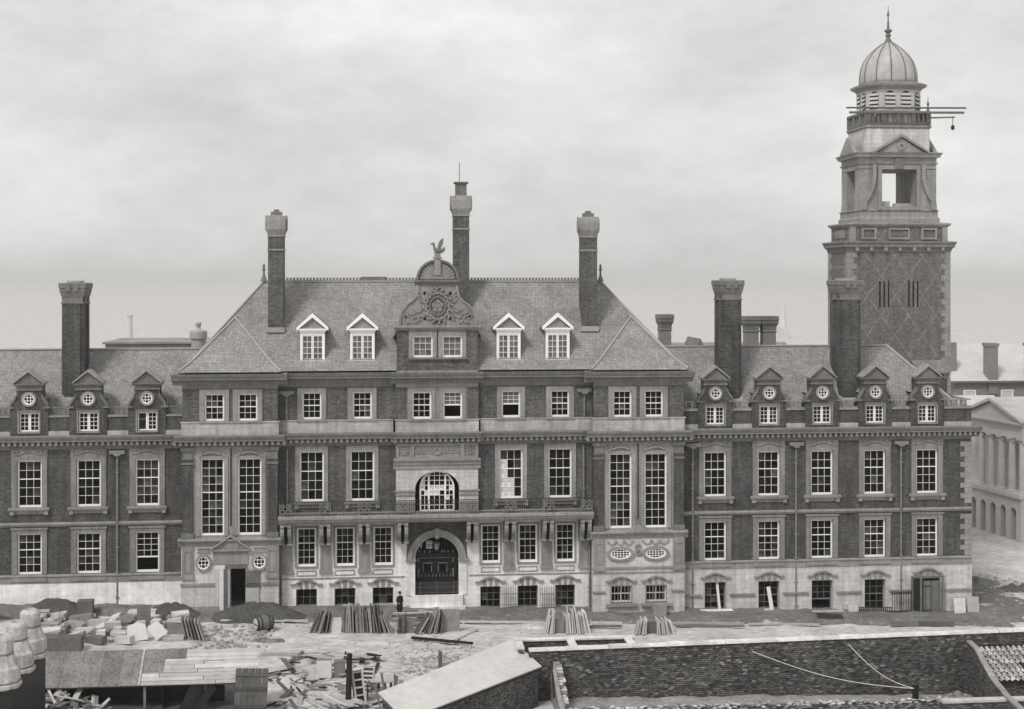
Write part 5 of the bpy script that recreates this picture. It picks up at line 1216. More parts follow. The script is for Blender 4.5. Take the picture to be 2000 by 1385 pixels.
plank(3.6, -9.1, 3.2, .16, .12, -.4, .03, 0, 'wood_dark', 'short black beam beside the long askew one', None)
plank(6.0, -7.6, 3.3, .22, .05, .98, .06, 0, 'wood_pale', 'thin pale plank lying alone below the entrance slabs', None)
for i in range(15):
    plank(rnd.uniform(1.6, 4.6), rnd.uniform(-5.4, -3.4), rnd.uniform(1.6, 3.0), .2, .1, rnd.uniform(-.5, .5), .2 + .09 * i * .6, rnd.uniform(-.15, .15), 'wood_pale' if i % 3 else 'wood', ('pale ' if i % 3 else 'grey ') + ('lowest', 'lower', 'middle', 'upper', 'topmost')[i // 3] + ' board of the loose timber pile before the entrance steps', 'timber pile before the entrance')
# ============================================================ low workshop shed with felt and plank roof
sheet('shed_shade_sheet', 'earth', -22.5, -7.0, -28.5, -19.6, .5, lambda x, y: .16 + nz(x, y, 1.2, .05), .3)  # dark sheet over pale ground, painting in the shade under the shed
S = thing('lean_to_shed', (-14.3, -22.3, zg(-14.3)), 'long low open shed roofed with dark felt sheets and bare pale planks', 'shed')
YB = -22.95                                        # back of the steep lean-to roof
def spt(x, y): return 2.2 + (y + 24.8) * .8        # roof height
def roof_piece(name, m, x0, x1, y0, y1, h, t):
    q = [(x0, y0), (x1, y0), (x1, y1), (x0, y1)]
    return put(name, MB().loft([(x, y, spt(x, y) + h) for x, y in q], [(x, y, spt(x, y) + h + t) for x, y in q]).mesh(name, m), S)
sx0, sx1 = -21.0, -7.4
for i in range(9):
    y0 = -24.85 + i * .21; cut = rnd.uniform(-13.5, -9.5); e = rnd.uniform(-.15, .15)
    roof_piece('roof_plank', 'wood_pale', sx0 + .3, cut, y0, y0 + rnd.choice((.185, .2)), .012 * (i % 2), .03)
    roof_piece('roof_plank', 'wood_pale', cut + .03, sx1 + e, y0, y0 + rnd.choice((.175, .2)), .012 * ((i + 1) % 2), .03)
felts = [(sx0 + k * 1.13, sx0 + (k + 1) * 1.13 - .02, -24.9, YB) for k in range(6)] + [(-14.1, -12.9, -24.2, YB), (-12.88, -11.7, -23.5, YB)]
for k, (a, b, y0, y1) in enumerate(felts): roof_piece('felt_sheet', 'felt', a, b, y0, y1, .05 + .014 * (k % 2), .02)
roof_piece('batten', 'wood_pale', -14.24, -14.14, -24.9, YB, .08, .05)
put('beam', MB().box(sx0, sx1 - .2, -24.7, -24.5, 2.05, 2.22).mesh('beam', 'wood'), S)
put('back_beam', MB().box(sx0, sx1 - .2, YB - .2, YB, 3.3, 3.5).mesh('back_beam', 'wood'), S)
for x in (-20.9, -17.6, -13.9, -10.4, -7.8):
    put('post', MB().box(x - .07, x + .07, -24.66, -24.52, zg(x) - .1, 2.06).mesh('post', 'wood'), S)
put('back_boarding', MB().box(sx0, -9.5, YB - .04, YB + .02, zg(-21) - .8, 3.6).mesh('back_boarding', 'wood_dark'), S)  # back and end boarding coloured near black to stand for roof shade
for k in (-1, 1): put('end_boarding', MB().prism_x([(-24.6, 0), (YB, 0), (YB, 3.5), (-24.6, 2.1)], -21.0 if k < 0 else -12.9, -20.94 if k < 0 else -12.84).mesh('end_boarding', 'wood_dark'), S)
for x, y, w, r in ((-11.6, -25.1, .8, .5), (-11.1, -25.3, .5, .7)):
    tag(put('shade_board', MB().box(-w / 2, w / 2, -.03, .03, 0, 2.0).mesh('shade_board', 'wood_dark'), None, (x, y, zg(x)), (R(-12), r, .2)), ('broad' if w > .6 else 'narrow') + ' black board leaning sideways, added as shade at the open end of the felted shed', 'board', 'black boards added as shade at the shed')  # black boards put in for the deep shade under the shed roof
for i in range(64):
    a = rnd.uniform(0, math.pi); x = rnd.uniform(-20.6, -16.2)
    L_, w_, m_ = rnd.uniform(.8, 2.3), rnd.choice((.14, .24, .42)), rnd.choice(('wood_pale', 'wood_pale', 'wood'))
    z_, r_ = .1 + rnd.uniform(.1, 1.3) * (1 - abs(x + 18.4) / 2.8), rnd.uniform(-.6, .6)
    plank(x, -25.1 + rnd.uniform(-.6, .35), L_, w_, .05, a, z_, r_, m_, '%s %s %s waste board %s the heap below the felted shed roof' % ('pale' if m_ == 'wood_pale' else 'grey', 'long' if L_ > 1.3 else 'short', {.14: 'narrow', .24: 'medium', .42: 'broad'}[w_], ('propped steeply on' if abs(r_) > .35 else 'lying on') if z_ > .4 else 'at the foot of'), 'waste boards below the shed', rnd.uniform(-.4, .4))
# door panel leaning in front of the shed
t = thing('leaning_door', (-7.75, -25.6, zg(-7.7)), 'weathered ledged door leaning in front of the plank roof', 'door', None, (R(-16), R(3), R(4)))
for i in range(5): put('board', MB().box(-.95 + i * .38, -.59 + i * .38, -.03, .03, 0, 2.75).mesh('board', 'wood_door'), t, WL[t.name])
for z in (.5, 1.5, 2.3): put('ledge', MB().box(-.95, .93, -.08, -.031, z, z + .2).mesh('ledge', 'wood_door'), t, WL[t.name])
# ============================================================ builders' litter in the middle foreground
for i in range(100):
    x, y = rnd.uniform(-7.2, -.1), rnd.uniform(-25.5, -13.2)
    L_, w_, m_ = rnd.uniform(.5, 2.2), rnd.choice((.14, .22, .34)), rnd.choice(('wood_pale', 'wood_pale', 'wood', 'wood', 'wood_dark'))
    lb = '%s %s %s board lying %s' % ({'wood_pale': 'pale', 'wood': 'grey', 'wood_dark': 'black'}[m_], 'long' if L_ > 1.3 else 'short', {.14: 'narrow', .22: 'medium', .34: 'broad'}[w_],
        'between the beams and the square crates' if y > -17 else ('between the crates and the slanting board stack' if x < -3.2 else ('near the trestle bench' if x > -1.6 else 'close round the dark round post')))
    plank(x, y, L_, w_, rnd.choice((.05, .08)), rnd.uniform(0, 3.1), rnd.uniform(.0, .3), rnd.choice((rnd.uniform(-.12, .12), rnd.uniform(-.5, .5))), m_, lb, 'litter boards')
for i in range(16):
    plank(-3.9 + .17 * i * .7 + rnd.uniform(-.2, .2), -23.3 + rnd.uniform(-.6, .6), rnd.uniform(2.2, 3.4), .26, .06, 2.25 + rnd.uniform(-.14, .14), .06 + .06 * (i // 3), 0, 'wood_pale', ('lowest', 'middle', 'upper', 'topmost')[min(3, i // 4)] + ' layer board of the slanting stack left of the dark post', 'boards stacked by the dark post')
plank(-6.5, -13.0, 4.2, .3, .22, .03, .0, R(1.76), 'wood_pale', 'long pale beam lying behind the litter, half ruled with shadow', None)
plank(-3.4, -13.4, 3.4, .3, .2, -.05, .0, R(1.76), 'wood_pale', 'shorter pale beam in line with the long one', None)
tag(put('timber_post', MB().lathe([(.19, -.2), (.17, 3.1), (.15, 3.12)], (0, 0), 9).mesh('timber_post', 'wood_dark'), None, (-2.14, -23.4, zg(-2.1)), (0, R(1.5), 0)), 'dark round timber post standing in the litter', 'post')
tag(put('stump_post', MB().box(-.13, .13, -.13, .13, -.1, 1.1).mesh('stump_post', 'wood'), None, (3.72, -15.7, zg(3.7))), 'short square stump behind the white roofed shed', 'post')
def frame_crate(x, y, w, h, lean, turn, label, n=5, m='wood_pale'):
    t = thing('crate_frame', (x, y, zg(x)), label, 'frame', 'open wooden frames', (lean, 0, turn))
    L0 = WL[t.name]
    for q in (-1, 1): put('rail', MB().box(q * w / 2 - .05, q * w / 2 + .05, -.06, .06, 0, h).mesh('rail', m), t, L0)
    for i in range(n): put('rung', MB().box(-w / 2 + .05, w / 2 - .05, -.04, .04, .1 + i * (h - .3) / (n - 1), .2 + i * (h - .3) / (n - 1)).mesh('rung', m), t, L0)
    put('back_panel', MB().box(-w / 2 + .05, w / 2 - .05, .06, .5, .05, h - .05).mesh('back_panel', 'wood_dark'), t, L0)
frame_crate(-1.35, -23.4, .6, 2.1, R(-20), R(24), 'open ladder-like crate leaning against the dark post')
frame_crate(-1.1, -20.6, .7, 1.6, R(-28), R(-14), 'pale slatted frame lying behind the dark post', 6)
TB = thing('trestle_bench', (-.3, -21.9, zg(0)), 'carpenters trestle bench with slatted front beside the dark post', 'bench')
bz = zg(0)
put('bench_top', MB().box(-1.1, .75, -22.2, -21.6, bz + 1.0, bz + 1.08).mesh('bench_top', 'wood_pale'), TB)
for x in (-1.0, .65):
    for y in (-22.1, -21.7): put('leg', MB().box(x - .05, x + .05, y - .05, y + .05, bz - .05, bz + (1.4 if x > 0 else 1.0)).mesh('leg', 'wood'), TB)
put('shelf', MB().box(-1.0, .65, -22.15, -21.65, bz + .4, bz + .46).mesh('shelf', 'wood_pale'), TB)
for i in range(4): put('slat', MB().box(-.8 + i * .38, -.62 + i * .38, -21.68, -21.64, bz + .46, bz + 1.0).mesh('slat', 'wood'), TB)
plank(-.2, -22.9, 2.2, .42, .07, -.12, .55, R(42), 'wood', 'broad board propped slantwise against the trestle bench', None)
t = thing('stone_crate', (-3.7, -17.6, zg(-3.7)), 'square pale crate standing beside a dark one in the litter', 'crate')
L0 = WL[t.name]
put('panel', MB().box(-4.3, -3.35, -17.9, -17.84, L0.z, L0.z + 1.1).mesh('panel', 'canvas'), t); put('side', MB().box(-4.3, -3.35, -17.84, -17.3, L0.z, L0.z + 1.06).mesh('side', 'wood'), t)
tag(put('dark_crate', MB().box(-3.2, -2.5, -17.7, -17.1, zg(-3) - .02, zg(-3) + .95).box(-3.22, -2.48, -17.72, -17.08, zg(-3) + .95, zg(-3) + 1.0).mesh('dark_crate', 'wood')), 'dark wooden crate standing close beside the square pale crate', 'crate')
# ============================================================ white roofed shed
K = thing('white_roof_shed', (4.6, -25.4, zg(5)), 'small brick shed with a sloping plain white roof', 'shed')
A_, B_, C_, D_ = Vector((8.09, -19.95, 2.9)), Vector((9.55, -23.55, 2.2)), Vector((1.1, -32.6, 2.2)), Vector((-.3, -30.0, 2.9))
up = Vector((0, 0, .07))
M['zinc'] = mat('whitewashed_boarding', .52, var=.1, scale=2.5, stain=.12, sscale=.6, bump=.1)
put('roof', MB().loft([A_, B_, C_, D_], [A_ + up, B_ + up, C_ + up, D_ + up]).mesh('roof', 'zinc'), K)
cen = (A_ + B_ + C_ + D_) / 4
def inset(p): q = p + (cen - p).normalized() * .25; q.z = p.z - .02; return q
a1, b1, c1, d1 = [inset(p) for p in (A_, B_, C_, D_)]
wm = MB()
for p, q in ((a1, b1), (b1, c1), (c1, d1), (d1, a1)): wm.poly([(p.x, p.y, -.5), (q.x, q.y, -.5), q, p])
put('wall', wm.mesh('wall', 'brick_old'), K)
put('eaves_board', MB().loft([B_ + Vector((0, 0, -.1)), C_ + Vector((0, 0, -.1)), C_, B_], [B_ + Vector((.04, -.04, -.1)), C_ + Vector((.04, -.04, -.1)), C_ + Vector((.04, -.04, 0)), B_ + Vector((.04, -.04, 0))]).mesh('eaves_board', 'wood_dark'), K)
for i, (dx, dy, ln, tn, lb) in enumerate(((0.2, -24.3, -.16, .3, 'tall'), (.55, -24.7, .1, .6, 'split'), (.75, -25.2, .22, .9, 'short'), (-.1, -25.2, -.24, .1, 'dark'), (.35, -25.5, .05, .4, 'narrow'))):
    slab(dx, dy, .3, .08, 2.3 - .15 * i, ln, tn, 'wood', lb + ' board stood on end against the white roofed shed', 'boards stood against the shed', 'stood_board')
# ============================================================ old brick yard wall
M['coping'] = mat('limewashed_coping', .62, var=.2, scale=5, stain=.25, sscale=1.2, rand=.14)
YW = thing('yard_wall', (25, -21.7, zg(25)), 'long old dark brick yard wall with pale coping and roofless closets behind', 'wall')
def yw(x): return -22.5 + (x - 9) * .0485
wx0, wx1 = 8.9, 46.0
mb = MB(); ZT = 2.88
mb.loft([(wx0, yw(wx0), -2.5), (wx1, yw(wx1), -3.2), (wx1, yw(wx1), ZT), (wx0, yw(wx0), ZT)], [(wx0, yw(wx0) + .4, -2.5), (wx1, yw(wx1) + .4, -3.2), (wx1, yw(wx1) + .4, ZT), (wx0, yw(wx0) + .4, ZT)])
put('wall_face', mb.mesh('wall_face', 'brick_old'), YW)
x = wx0
while x < wx1 - .2:
    L_ = min(rnd.uniform(.95, 1.5), wx1 - x); dz = rnd.uniform(-.03, .03); x += rnd.choice((0, 0, 0, .03))
    put('coping_stone', MB().loft([(x + .008, yw(x) - .1, ZT), (x + L_, yw(x + L_) - .1, ZT), (x + L_, yw(x + L_) + .52, ZT), (x + .008, yw(x) + .52, ZT)], [(x + .008, yw(x) - .07, ZT + .12 + dz), (x + L_, yw(x + L_) - .07, ZT + .12 + dz), (x + L_, yw(x + L_) + .49, ZT + .12 + dz), (x + .008, yw(x) + .49, ZT + .12 + dz)]).mesh('coping_stone', 'coping'), YW)
    x += L_
put('closet_wall', MB().box(8.3, 15.9, -20.1, -19.75, -1, 2.86).box(8.3, 8.6, -22.1, -20.1, -1, 2.86).box(11.6, 11.95, -22.1, -20.1, -1, 2.85).box(15.3, 15.65, -22.1, -20.1, -1, 2.86).mesh('closet_wall', 'brick_old'), YW)
for a, b, c_, d_ in ((8.2, 15.95, -20.18, -19.68), (11.52, 12.02, -22.0, -20.18), (15.22, 15.72, -22.0, -20.18), (8.2, 8.68, -22.0, -20.18)):
    put('closet_coping', MB().box(a, b, c_, d_, 2.86, 2.97).mesh('closet_coping', 'coping'), YW)
put('closet_floor', MB().box(8.4, 15.5, -22.0, -20.0, .9, 1.0).mesh('closet_floor', 'mud'), YW)
# bricks standing proud or missing in the old face
mb = MB(); mb2 = MB()
for i in range(900):
    x = rnd.uniform(wx0 + .2, 41); k = rnd.randint(0, 30); z = -.875 + k * .125 + .006
    if z > ZT - .12 or z < zg(x): continue
    xx = round(x / .3) * .3 + (.15 if k % 2 else 0); y = yw(xx)
    (mb if rnd.random() < .72 else mb2).box(xx, xx + .28, y - rnd.uniform(.008, .025), y + .02, z, z + .11)
put('proud_brick', mb.mesh('proud_brick', 'brick_old'), YW)['kind'] = 'stuff'
M['brick_pale'] = mat('pale_weathered_brick', .2, var=.45, scale=3, stain=.4, sscale=1.2)
put('pale_brick', mb2.mesh('pale_brick', 'brick_pale'), YW)['kind'] = 'stuff'
# broken cross wall: plastered face with a toothed brick end
X0 = thing('broken_cross_wall', (10.6, -25, zg(10.6)), 'broken plastered cross wall with toothed brick end beside the white roofed shed', 'wall')
mb = MB(); prof = [(-22.45, -1), (-22.45, 2.2), (-23.4, 1.95), (-24.6, 1.35), (-25.6, .9), (-27.4, .7), (-30, .6), (-30, -1)]
mb.prism_x(prof, 10.25, 10.5); put('plaster_face', mb.mesh('plaster_face', 'stone'), X0)
put('raking_timber', MB().tube([(10.05, -25.6, 1.0), (10.3, -22.6, 2.2)], .07, 6).mesh('raking_timber', 'wood_dark'), X0)
z = -.6; k = 0
while z < 2.2:
    yb = -22.5 if z > 1.9 else -22.5 - (2.2 - z) * 1.35
    w = rnd.choice((.28, .4, .5))
    put('toothing_brick', MB().box(10.5, 10.5 + w, max(-30, yb - .3) + .05, -22.55, z, z + .1).mesh('toothing_brick', 'brick_loose'), X0)
    z += .13; k += 1
# low ruined wall across the bottom
RW = thing('ruined_wall', (24, -25.6, zg(24)), 'low ruined brick wall with loose bricks along its broken top', 'wall')
mb = MB().loft([(10.9, -25.9, -2.5), (34.5, -26.0, -3), (34.5, -26.0, .1), (10.9, -25.9, .22)], [(10.9, -25.4, -2.5), (34.5, -25.45, -3), (34.5, -25.45, .1), (10.9, -25.4, .22)])
put('wall_core', mb.mesh('wall_core', 'brick_old'), RW)
brk = MB().box(-.115, .115, -.055, .055, 0, .075).mesh('brick', 'brick_loose')
for i in range(290):
    x = rnd.uniform(10.9, 34.4); o = put('brick', brk, RW, (x, -25.95 + rnd.uniform(0, .52), .2 - (x - 10.9) * .005 + rnd.choice((0, 0, .07, .14)) - .02), (rnd.uniform(-.2, .2), rnd.uniform(-.2, .2), rnd.uniform(-.5, .5)))
mb = MB()
for k in range(10):
    z = .12 - k * .085
    for i in range(94):
        x = 10.95 + i * .25 + (k % 2) * .12
        if rnd.random() < .45: mb.box(x, x + .22, -26.0 - rnd.uniform(0, .05), -25.9, z - (x - 11) * .005, z + .07 - (x - 11) * .005)
put('face_brick', mb.mesh('face_brick', 'brick_pale'), RW)['kind'] = 'stuff'
# yard floor and right-hand lean-to with pantiles
M['yard'] = mat('yard_cinders', .26, var=.4, scale=4, stain=.35, sscale=.6, bump=.7)
sheet('yard_floor', 'yard', 10.6, 46, -25.8, -21.6, .3, lambda x, y: .12 + nz(x, y, .8, .12) + nz(x, y, 2.5, .06), .1)
LT = thing('pantiled_lean_to', (40, -23.5, zg(40)), 'lean-to with a clay pantile roof and raking brick side wall by the yard wall', 'shed')
mb = MB().prism_x([(-21.1, -3), (-21.1, 2.35), (-22.3, 2.2), (-23.4, 1.55), (-24.6, .95), (-26.6, .45), (-28.5, .2), (-28.5, -3)], 37.5, 37.85); put('side_wall', mb.mesh('side_wall', 'brick_old'), LT)
mb = MB(); pts = [(-21.1, 2.35), (-22.3, 2.2), (-23.4, 1.55), (-24.6, .95), (-26.6, .45), (-28.5, .2)]
for (ya, za), (yb, zb) in zip(pts, pts[1:]): mb.prism_x([(ya, za), (ya, za + .12), (yb, zb + .12), (yb, zb)], 37.47, 37.82)
put('raking_coping', mb.mesh('raking_coping', 'stone'), LT)
til = MB(); n = 8
a = [(-.19 + .38 * i / n, .06 * math.sin(2 * math.pi * i / n)) for i in range(n + 1)]
til.loft([(x, -.24, z + .05) for x, z in a] + [(x, -.24, z + .015) for x, z in reversed(a)], [(x, .24, z) for x, z in a] + [(x, .24, z - .02) for x, z in reversed(a)])
tme = til.mesh('pantile', 'tile')
slope = math.atan2(2.15 - .9, 3.2)
for r_ in range(8):
    for c_ in range(14):
        if (r_ in (2, 3) and 6 <= c_ <= 8): continue
        y = -24.35 + r_ * .42 * math.cos(slope)
        put('pantile', tme, LT, (38.1 + c_ * .36 + rnd.uniform(-.015, .015), y, .92 + r_ * .42 * math.sin(slope) + rnd.uniform(0, .015)), (slope - .06, 0, 0))
put('roof_boarding', MB().loft([(37.85, -24.6, .72), (43, -24.6, .72), (43, -21.2, 2.05), (37.85, -21.2, 2.05)], [(37.85, -24.6, .8), (43, -24.6, .8), (43, -21.2, 2.13), (37.85, -21.2, 2.13)]).mesh('roof_boarding', 'wood_dark'), LT)  # near-black colour supplies the shade in the gaps beneath the tiles
put('front_wall', MB().box(37.85, 43, -24.4, -24.1, -3, .72).mesh('front_wall', 'brick_old'), LT)
LW = thing('low_coped_wall', (38, -26.4, zg(38)), 'low wall with pale rounded coping in front of the pantiled lean-to', 'wall')
put('wall_face', MB().box(33.6, 44, -26.6, -26.2, -3, .25).mesh('wall_face', 'brick_old'), LW)
put('coping', MB().prism_x([(-26.7, .25), (-26.1, .25), (-26.1, .38), (-26.4, .46), (-26.7, .38)], 33.5, 44).mesh('coping', 'slab_pale'), LW)
heap('rubble_heap', 'brick_pale', 36.0, -22.6, 1.6, .9, .5, 'heap of broken rubble in the yard corner by the raking side wall', 'heap', None, .22)
for x, y, lb in ((52.5, 10.5, 'long low rubble heap beside the side street kerb'), (55.5, 8.0, 'second low rubble heap on the waste ground by the side street')):
    heap('rubble_heap', 'slab', x, y, 2.6, 1.2, .5, lb, 'heap', 'rubble by the side street', .4)
tag(put('yard_post', MB().box(-.14, .14, -.14, .14, -.2, 1.05).mesh('yard_post', 'wood_dark'), None, (33.3, -23.0, zg(33.3) + .1), (0, R(2), .2)), 'dark square post in the yard with two ropes tied to it', 'post')
for lb, e in (('longer slack rope running from the yard post to the brick wall', Vector((23.1, -21.93, 2.35))), ('shorter slack rope running from the yard post up to the brick wall', Vector((29.5, -21.6, 2.5)))):
    s_ = Vector((33.2, -23.05, .05)); pts = []
    for i in range(15):
        t_ = i / 14; p = s_.lerp(e, t_); p.z -= .5 * math.sin(math.pi * t_); pts.append(p)
    tag(put('rope', MB().tube(pts, .022, 5).mesh('rope', 'canvas')), lb, 'rope', 'ropes tied to the yard post')
# ============================================================ chimney pots on the near stack at the left edge
CS = thing('near_chimney_stack', (-18.8, -33.4, zg(-18)), 'dark brick chimney stack carrying big pale pots at the left edge', 'chimney')
put('stack', MB().box(-19.45, -18.2, -36.6, -30.0, -1, 5.5).mesh('stack', 'wood_dark'), CS)
put('stack_cap', MB().box(-19.5, -18.15, -36.65, -29.95, 5.5, 5.64).mesh('stack_cap', 'wood_dark'), CS)
for y in (-35.9, -33.3, -30.7):
    put('chimney_pot', MB().lathe([(.86, 5.62), (.92, 5.7), (.92, 5.84), (.84, 5.9), (.84, 6.6), (.74, 6.72), (.52, 7.28), (.52, 8.0), (.44, 8.12), (.3, 8.2), (.26, 8.1)], (-18.82, y), 10, 1, .3).mesh('chimney_pot', 'pot'), CS)
    put('pot_ring', MB().lathe([(.85, 5.9), (.87, 5.92), (.87, 5.96), (.85, 5.98)], (-18.82, y), 10, 1, .3).lathe([(.53, 7.26), (.55, 7.28), (.55, 7.34), (.53, 7.36)], (-18.82, y), 10, 1, .3).mesh('pot_ring', 'stone_dark'), CS)
tag(put('iron_tub', MB().lathe([(.5, 0), (.62, 1.2), (.7, 1.22), (.7, 1.3), (.55, 1.3), (.5, .2)], (0, 0), 18).mesh('iron_tub', 'iron'), None, (-28.4, -4.6, zg(-28.4))), 'black iron tub with a pale rim at the left end of the stone dump', 'tub')
# ============================================================ odds and ends against the front
def up_slab(x, y, w, h, m, label, lean=-.18, t=.14):
    return tag(put('leaning_flagstone', MB().box(-w / 2, w / 2, -t / 2, t / 2, -.03, h).mesh('leaning_flagstone', m), None, (x, y, zg(x)), (lean, 0, rnd.uniform(-.05, .05))), label, 'slab')
up_slab(21.35, -1.75, 1.1, 1.0, 'stone', 'rough square stone block set under the second window of the right pavilion', -.05, .6)
up_slab(37.4, -.6, .82, .75, 'slab_pale', 'small white slab leaning on the plinth left of the fourth basement window', -.2)
up_slab(46.2, -.75, .95, 1.35, 'slab_pale', 'pale slab leaning against the right corner, left one of two')
up_slab(47.3, -.8, .95, 1.5, 'slab_pale', 'taller pale slab leaning just beyond the right corner')
for x, y, a, c_, lb in ((30.4, -.7, .7, .25, 'small white stone below the second basement window'), (35.2, -.75, 2.6, .14, 'long pale stone step below the third basement window'), (26.2, -.7, 2.6, .12, 'long pale stone sill below the first basement window')):
    block(x, y, .22, a, .4, c_, .02, 0, 'slab_pale', lb, None)
t = thing('iron_grating', (34.9, -2.2, zg(35) + .2), 'black iron grating lying flat before the third basement window', 'grating', None, (R(4), R(1.8), R(-12)))
L0 = WL[t.name]
for i in range(12): put('bar', MB().box(-.95 + i * .17, -.9 + i * .17, -.6, .6, 0, .05).mesh('bar', 'iron'), t, L0)
for i in range(6): put('cross_bar', MB().box(-1, 1, -.6 + i * .23, -.55 + i * .23, .05, .08).mesh('cross_bar', 'iron'), t, L0)
t = thing('fallen_railing', (39.2, -.75, zg(39) + .15), 'iron railing lying on its side below the fourth basement window', 'railing', None, (R(-20), R(1.8), 0))
L0 = WL[t.name]
put('rail', MB().box(-1.4, 1.4, -.03, .03, .0, .05).mesh('rail', 'iron'), t, L0); put('rail', MB().box(-1.4, 1.4, -.03, .03, .4, .45).mesh('rail', 'iron'), t, L0)
for i in range(16): put('bar', MB().box(-1.38 + i * .18, -1.32 + i * .18, -.03, .03, -.06, .5).mesh('bar', 'iron'), t, L0)
for lb, x, y, h, ln, w in (('long pale plank propped in the first basement window of the right wing', 26.55, -.35, 2.3, -.06, .2), ('broad white plank leaning out of the second basement window', 30.75, -.6, 2.0, -.12, .3)):
    tag(put('propped_plank', MB().box(-w / 2, w / 2, -.03, .03, 0, h).mesh('propped_plank', 'canvas'), None, (x, y, zg(x) + .12), (-.18, ln, 0)), lb, 'plank')
# boarded porch round the end doorway
PO = thing('boarded_porch', (43.7, -.6, zg(43.7)), 'rough boarded porch with a ledged door at the end doorway', 'porch')
pz = zg(43.7)
for i in range(5): put('board', MB().box(43.15 + i * .26, 43.39 + i * .26, -.72, -.66, pz, pz + 2.75).mesh('board', 'wood'), PO)
for i in range(3): put('side_board', MB().box(42.35 + i * .2, 42.53 + i * .2, -.5, -.44, pz - .05, pz + 2.95).mesh('side_board', 'wood_dark'), PO)
for x in (42.28, 43.0, 44.58, 44.85): put('post', MB().box(x - .07, x + .07, -.64, -.5, pz - .1, pz + 3.1).mesh('post', 'wood'), PO)
put('lintel', MB().box(42.2, 44.95, -.62, -.52, pz + 2.95, pz + 3.1).mesh('lintel', 'wood'), PO)
put('dark_doorway', MB().box(43.0, 44.6, -.48, -.46, pz, pz + 2.95).mesh('dark_doorway', 'dark'), PO)
for z in (.35, 2.3): put('hinge', MB().box(43.1, 43.75, -.75, -.72, pz + z, pz + z + .08).mesh('hinge', 'iron'), PO)
# railings standing by the right wing
t = thing('area_railing', (41.3, -.7, zg(41.3)), 'upright iron area railing between the last basement window and the porch', 'railing')
for i in range(9): put('bar', MB().box(40.55 + i * .19, 40.59 + i * .19, -.72, -.68, zg(41) - .05, zg(41) + 2.0).mesh('bar', 'iron'), t)
for z in (.25, 1.7): put('rail', MB().box(40.5, 42.15, -.72, -.68, zg(41) + z, zg(41) + z + .05).mesh('rail', 'iron'), t)
for k, x in enumerate((9.8, 12.8)):
    t = thing('basement_railing', (x, -.4, zg(x)), 'panel of iron railing standing between basement windows, %s the pale slab row' % ('left of' if k == 0 else 'behind'), 'railing', 'railings between the right basement windows')
    for i in range(8): put('bar', MB().box(x - .62 + i * .177 - .022, x - .62 + i * .177 + .022, -.42, -.38, zg(x) - .05, zg(x) + 1.95).mesh('bar', 'pipe'), t)
    for z in (.5, 1.35): put('rail', MB().box(x - .66, x + .66, -.43, -.37, zg(x) + z, zg(x) + z + .05).mesh('rail', 'pipe'), t)
# boarding round the side doorway
HB = thing('doorway_hoarding', (U(-15.4), -1.3, zg(-11)), 'rough board hoarding framing the dark side doorway of the left pavilion', 'hoarding')
hz0 = .55
for x0, x1, z0, z1, m_ in ((-16.85, -16.6, hz0, 3.75, 'wood_pale'), (-16.58, -16.25, hz0, 3.75, 'canvas'), (-16.23, -15.95, hz0, 3.7, 'wood'), (-15.93, -15.78, hz0 - .1, 3.75, 'wood_pale'), (-14.6, -13.55, 2.65, 3.6, 'wood'), (-14.6, -13.6, 1.0, 2.3, 'wood_pale'), (-14.6, -13.5, 2.34, 2.6, 'wood'), (-16.9, -16.15, 3.76, 4.05, 'canvas'), (-16.1, -14.5, 3.8, 4.05, 'wood')):
    put('board', MB().box(U(x0), U(x1), -1.24, -1.17, z0, z1).mesh('board', m_), HB)
# ============================================================ scattered stones
def scatter(name, boxes, count, r0, r1, m, seed):
    g = random.Random(seed); mb = MB()
    for _ in range(count):
        x0, x1, y0, y1 = g.choice(boxes); x, y = g.uniform(x0, x1), g.uniform(y0, y1); r = g.uniform(r0, r1)
        n = 5; ph = g.uniform(0, 6); f = g.uniform(.4, .8); z = zg(x) - .02
        p = [(x + r * math.cos(ph + 6.283 * i / n) * g.uniform(.7, 1.2), y + r * math.sin(ph + 6.283 * i / n) * g.uniform(.7, 1.2)) for i in range(n)]
        mb.rings([[(a, b, z) for a, b in p], [(x + (a - x) * .75, y + (b - y) * .75, z + r * f * 1.3) for a, b in p]], cap0=False)
    o = put(name, mb.mesh(name, m)); o['kind'] = 'stuff'; o['label'] = 'small stones and rubble scattered over the building site'; o['category'] = 'rubble'
scatter('scattered_stones', [(-12, 36, -14, -4.2), (-10, 8, -26, -13), (9.8, 12.2, -6.2, -5.0), (9.8, 12.2, -6.2, -5.0), (32, 34.2, -7, -5.6), (0, 9, -16, -9)], 1500, .03, .13, 'slab_pale', 3)
scatter('scattered_rubble', [(-12, 47, -3.8, -.5), (47, 57, -2, 16), (49, 56, 6, 14), (49, 57, 6, 13), (1, 6, -18, -13), (-14, -8, -12, -5), (11, 36, -25, -22.3)], 1700, .04, .2, 'slab', 4)
for x, y, lb in ((11, -5.6, 'low heap of pale broken stones left of the pale slab row'), (33, -6.2, 'small heap of pale stones on the bare ground before the right wing'), (3.4, -15.0, 'rubble heap round the short square stump')):
    heap('stone_heap', 'slab_pale', x, y, 1.1, .6, .25, lb, 'heap', 'small stone heaps', .18, 18)
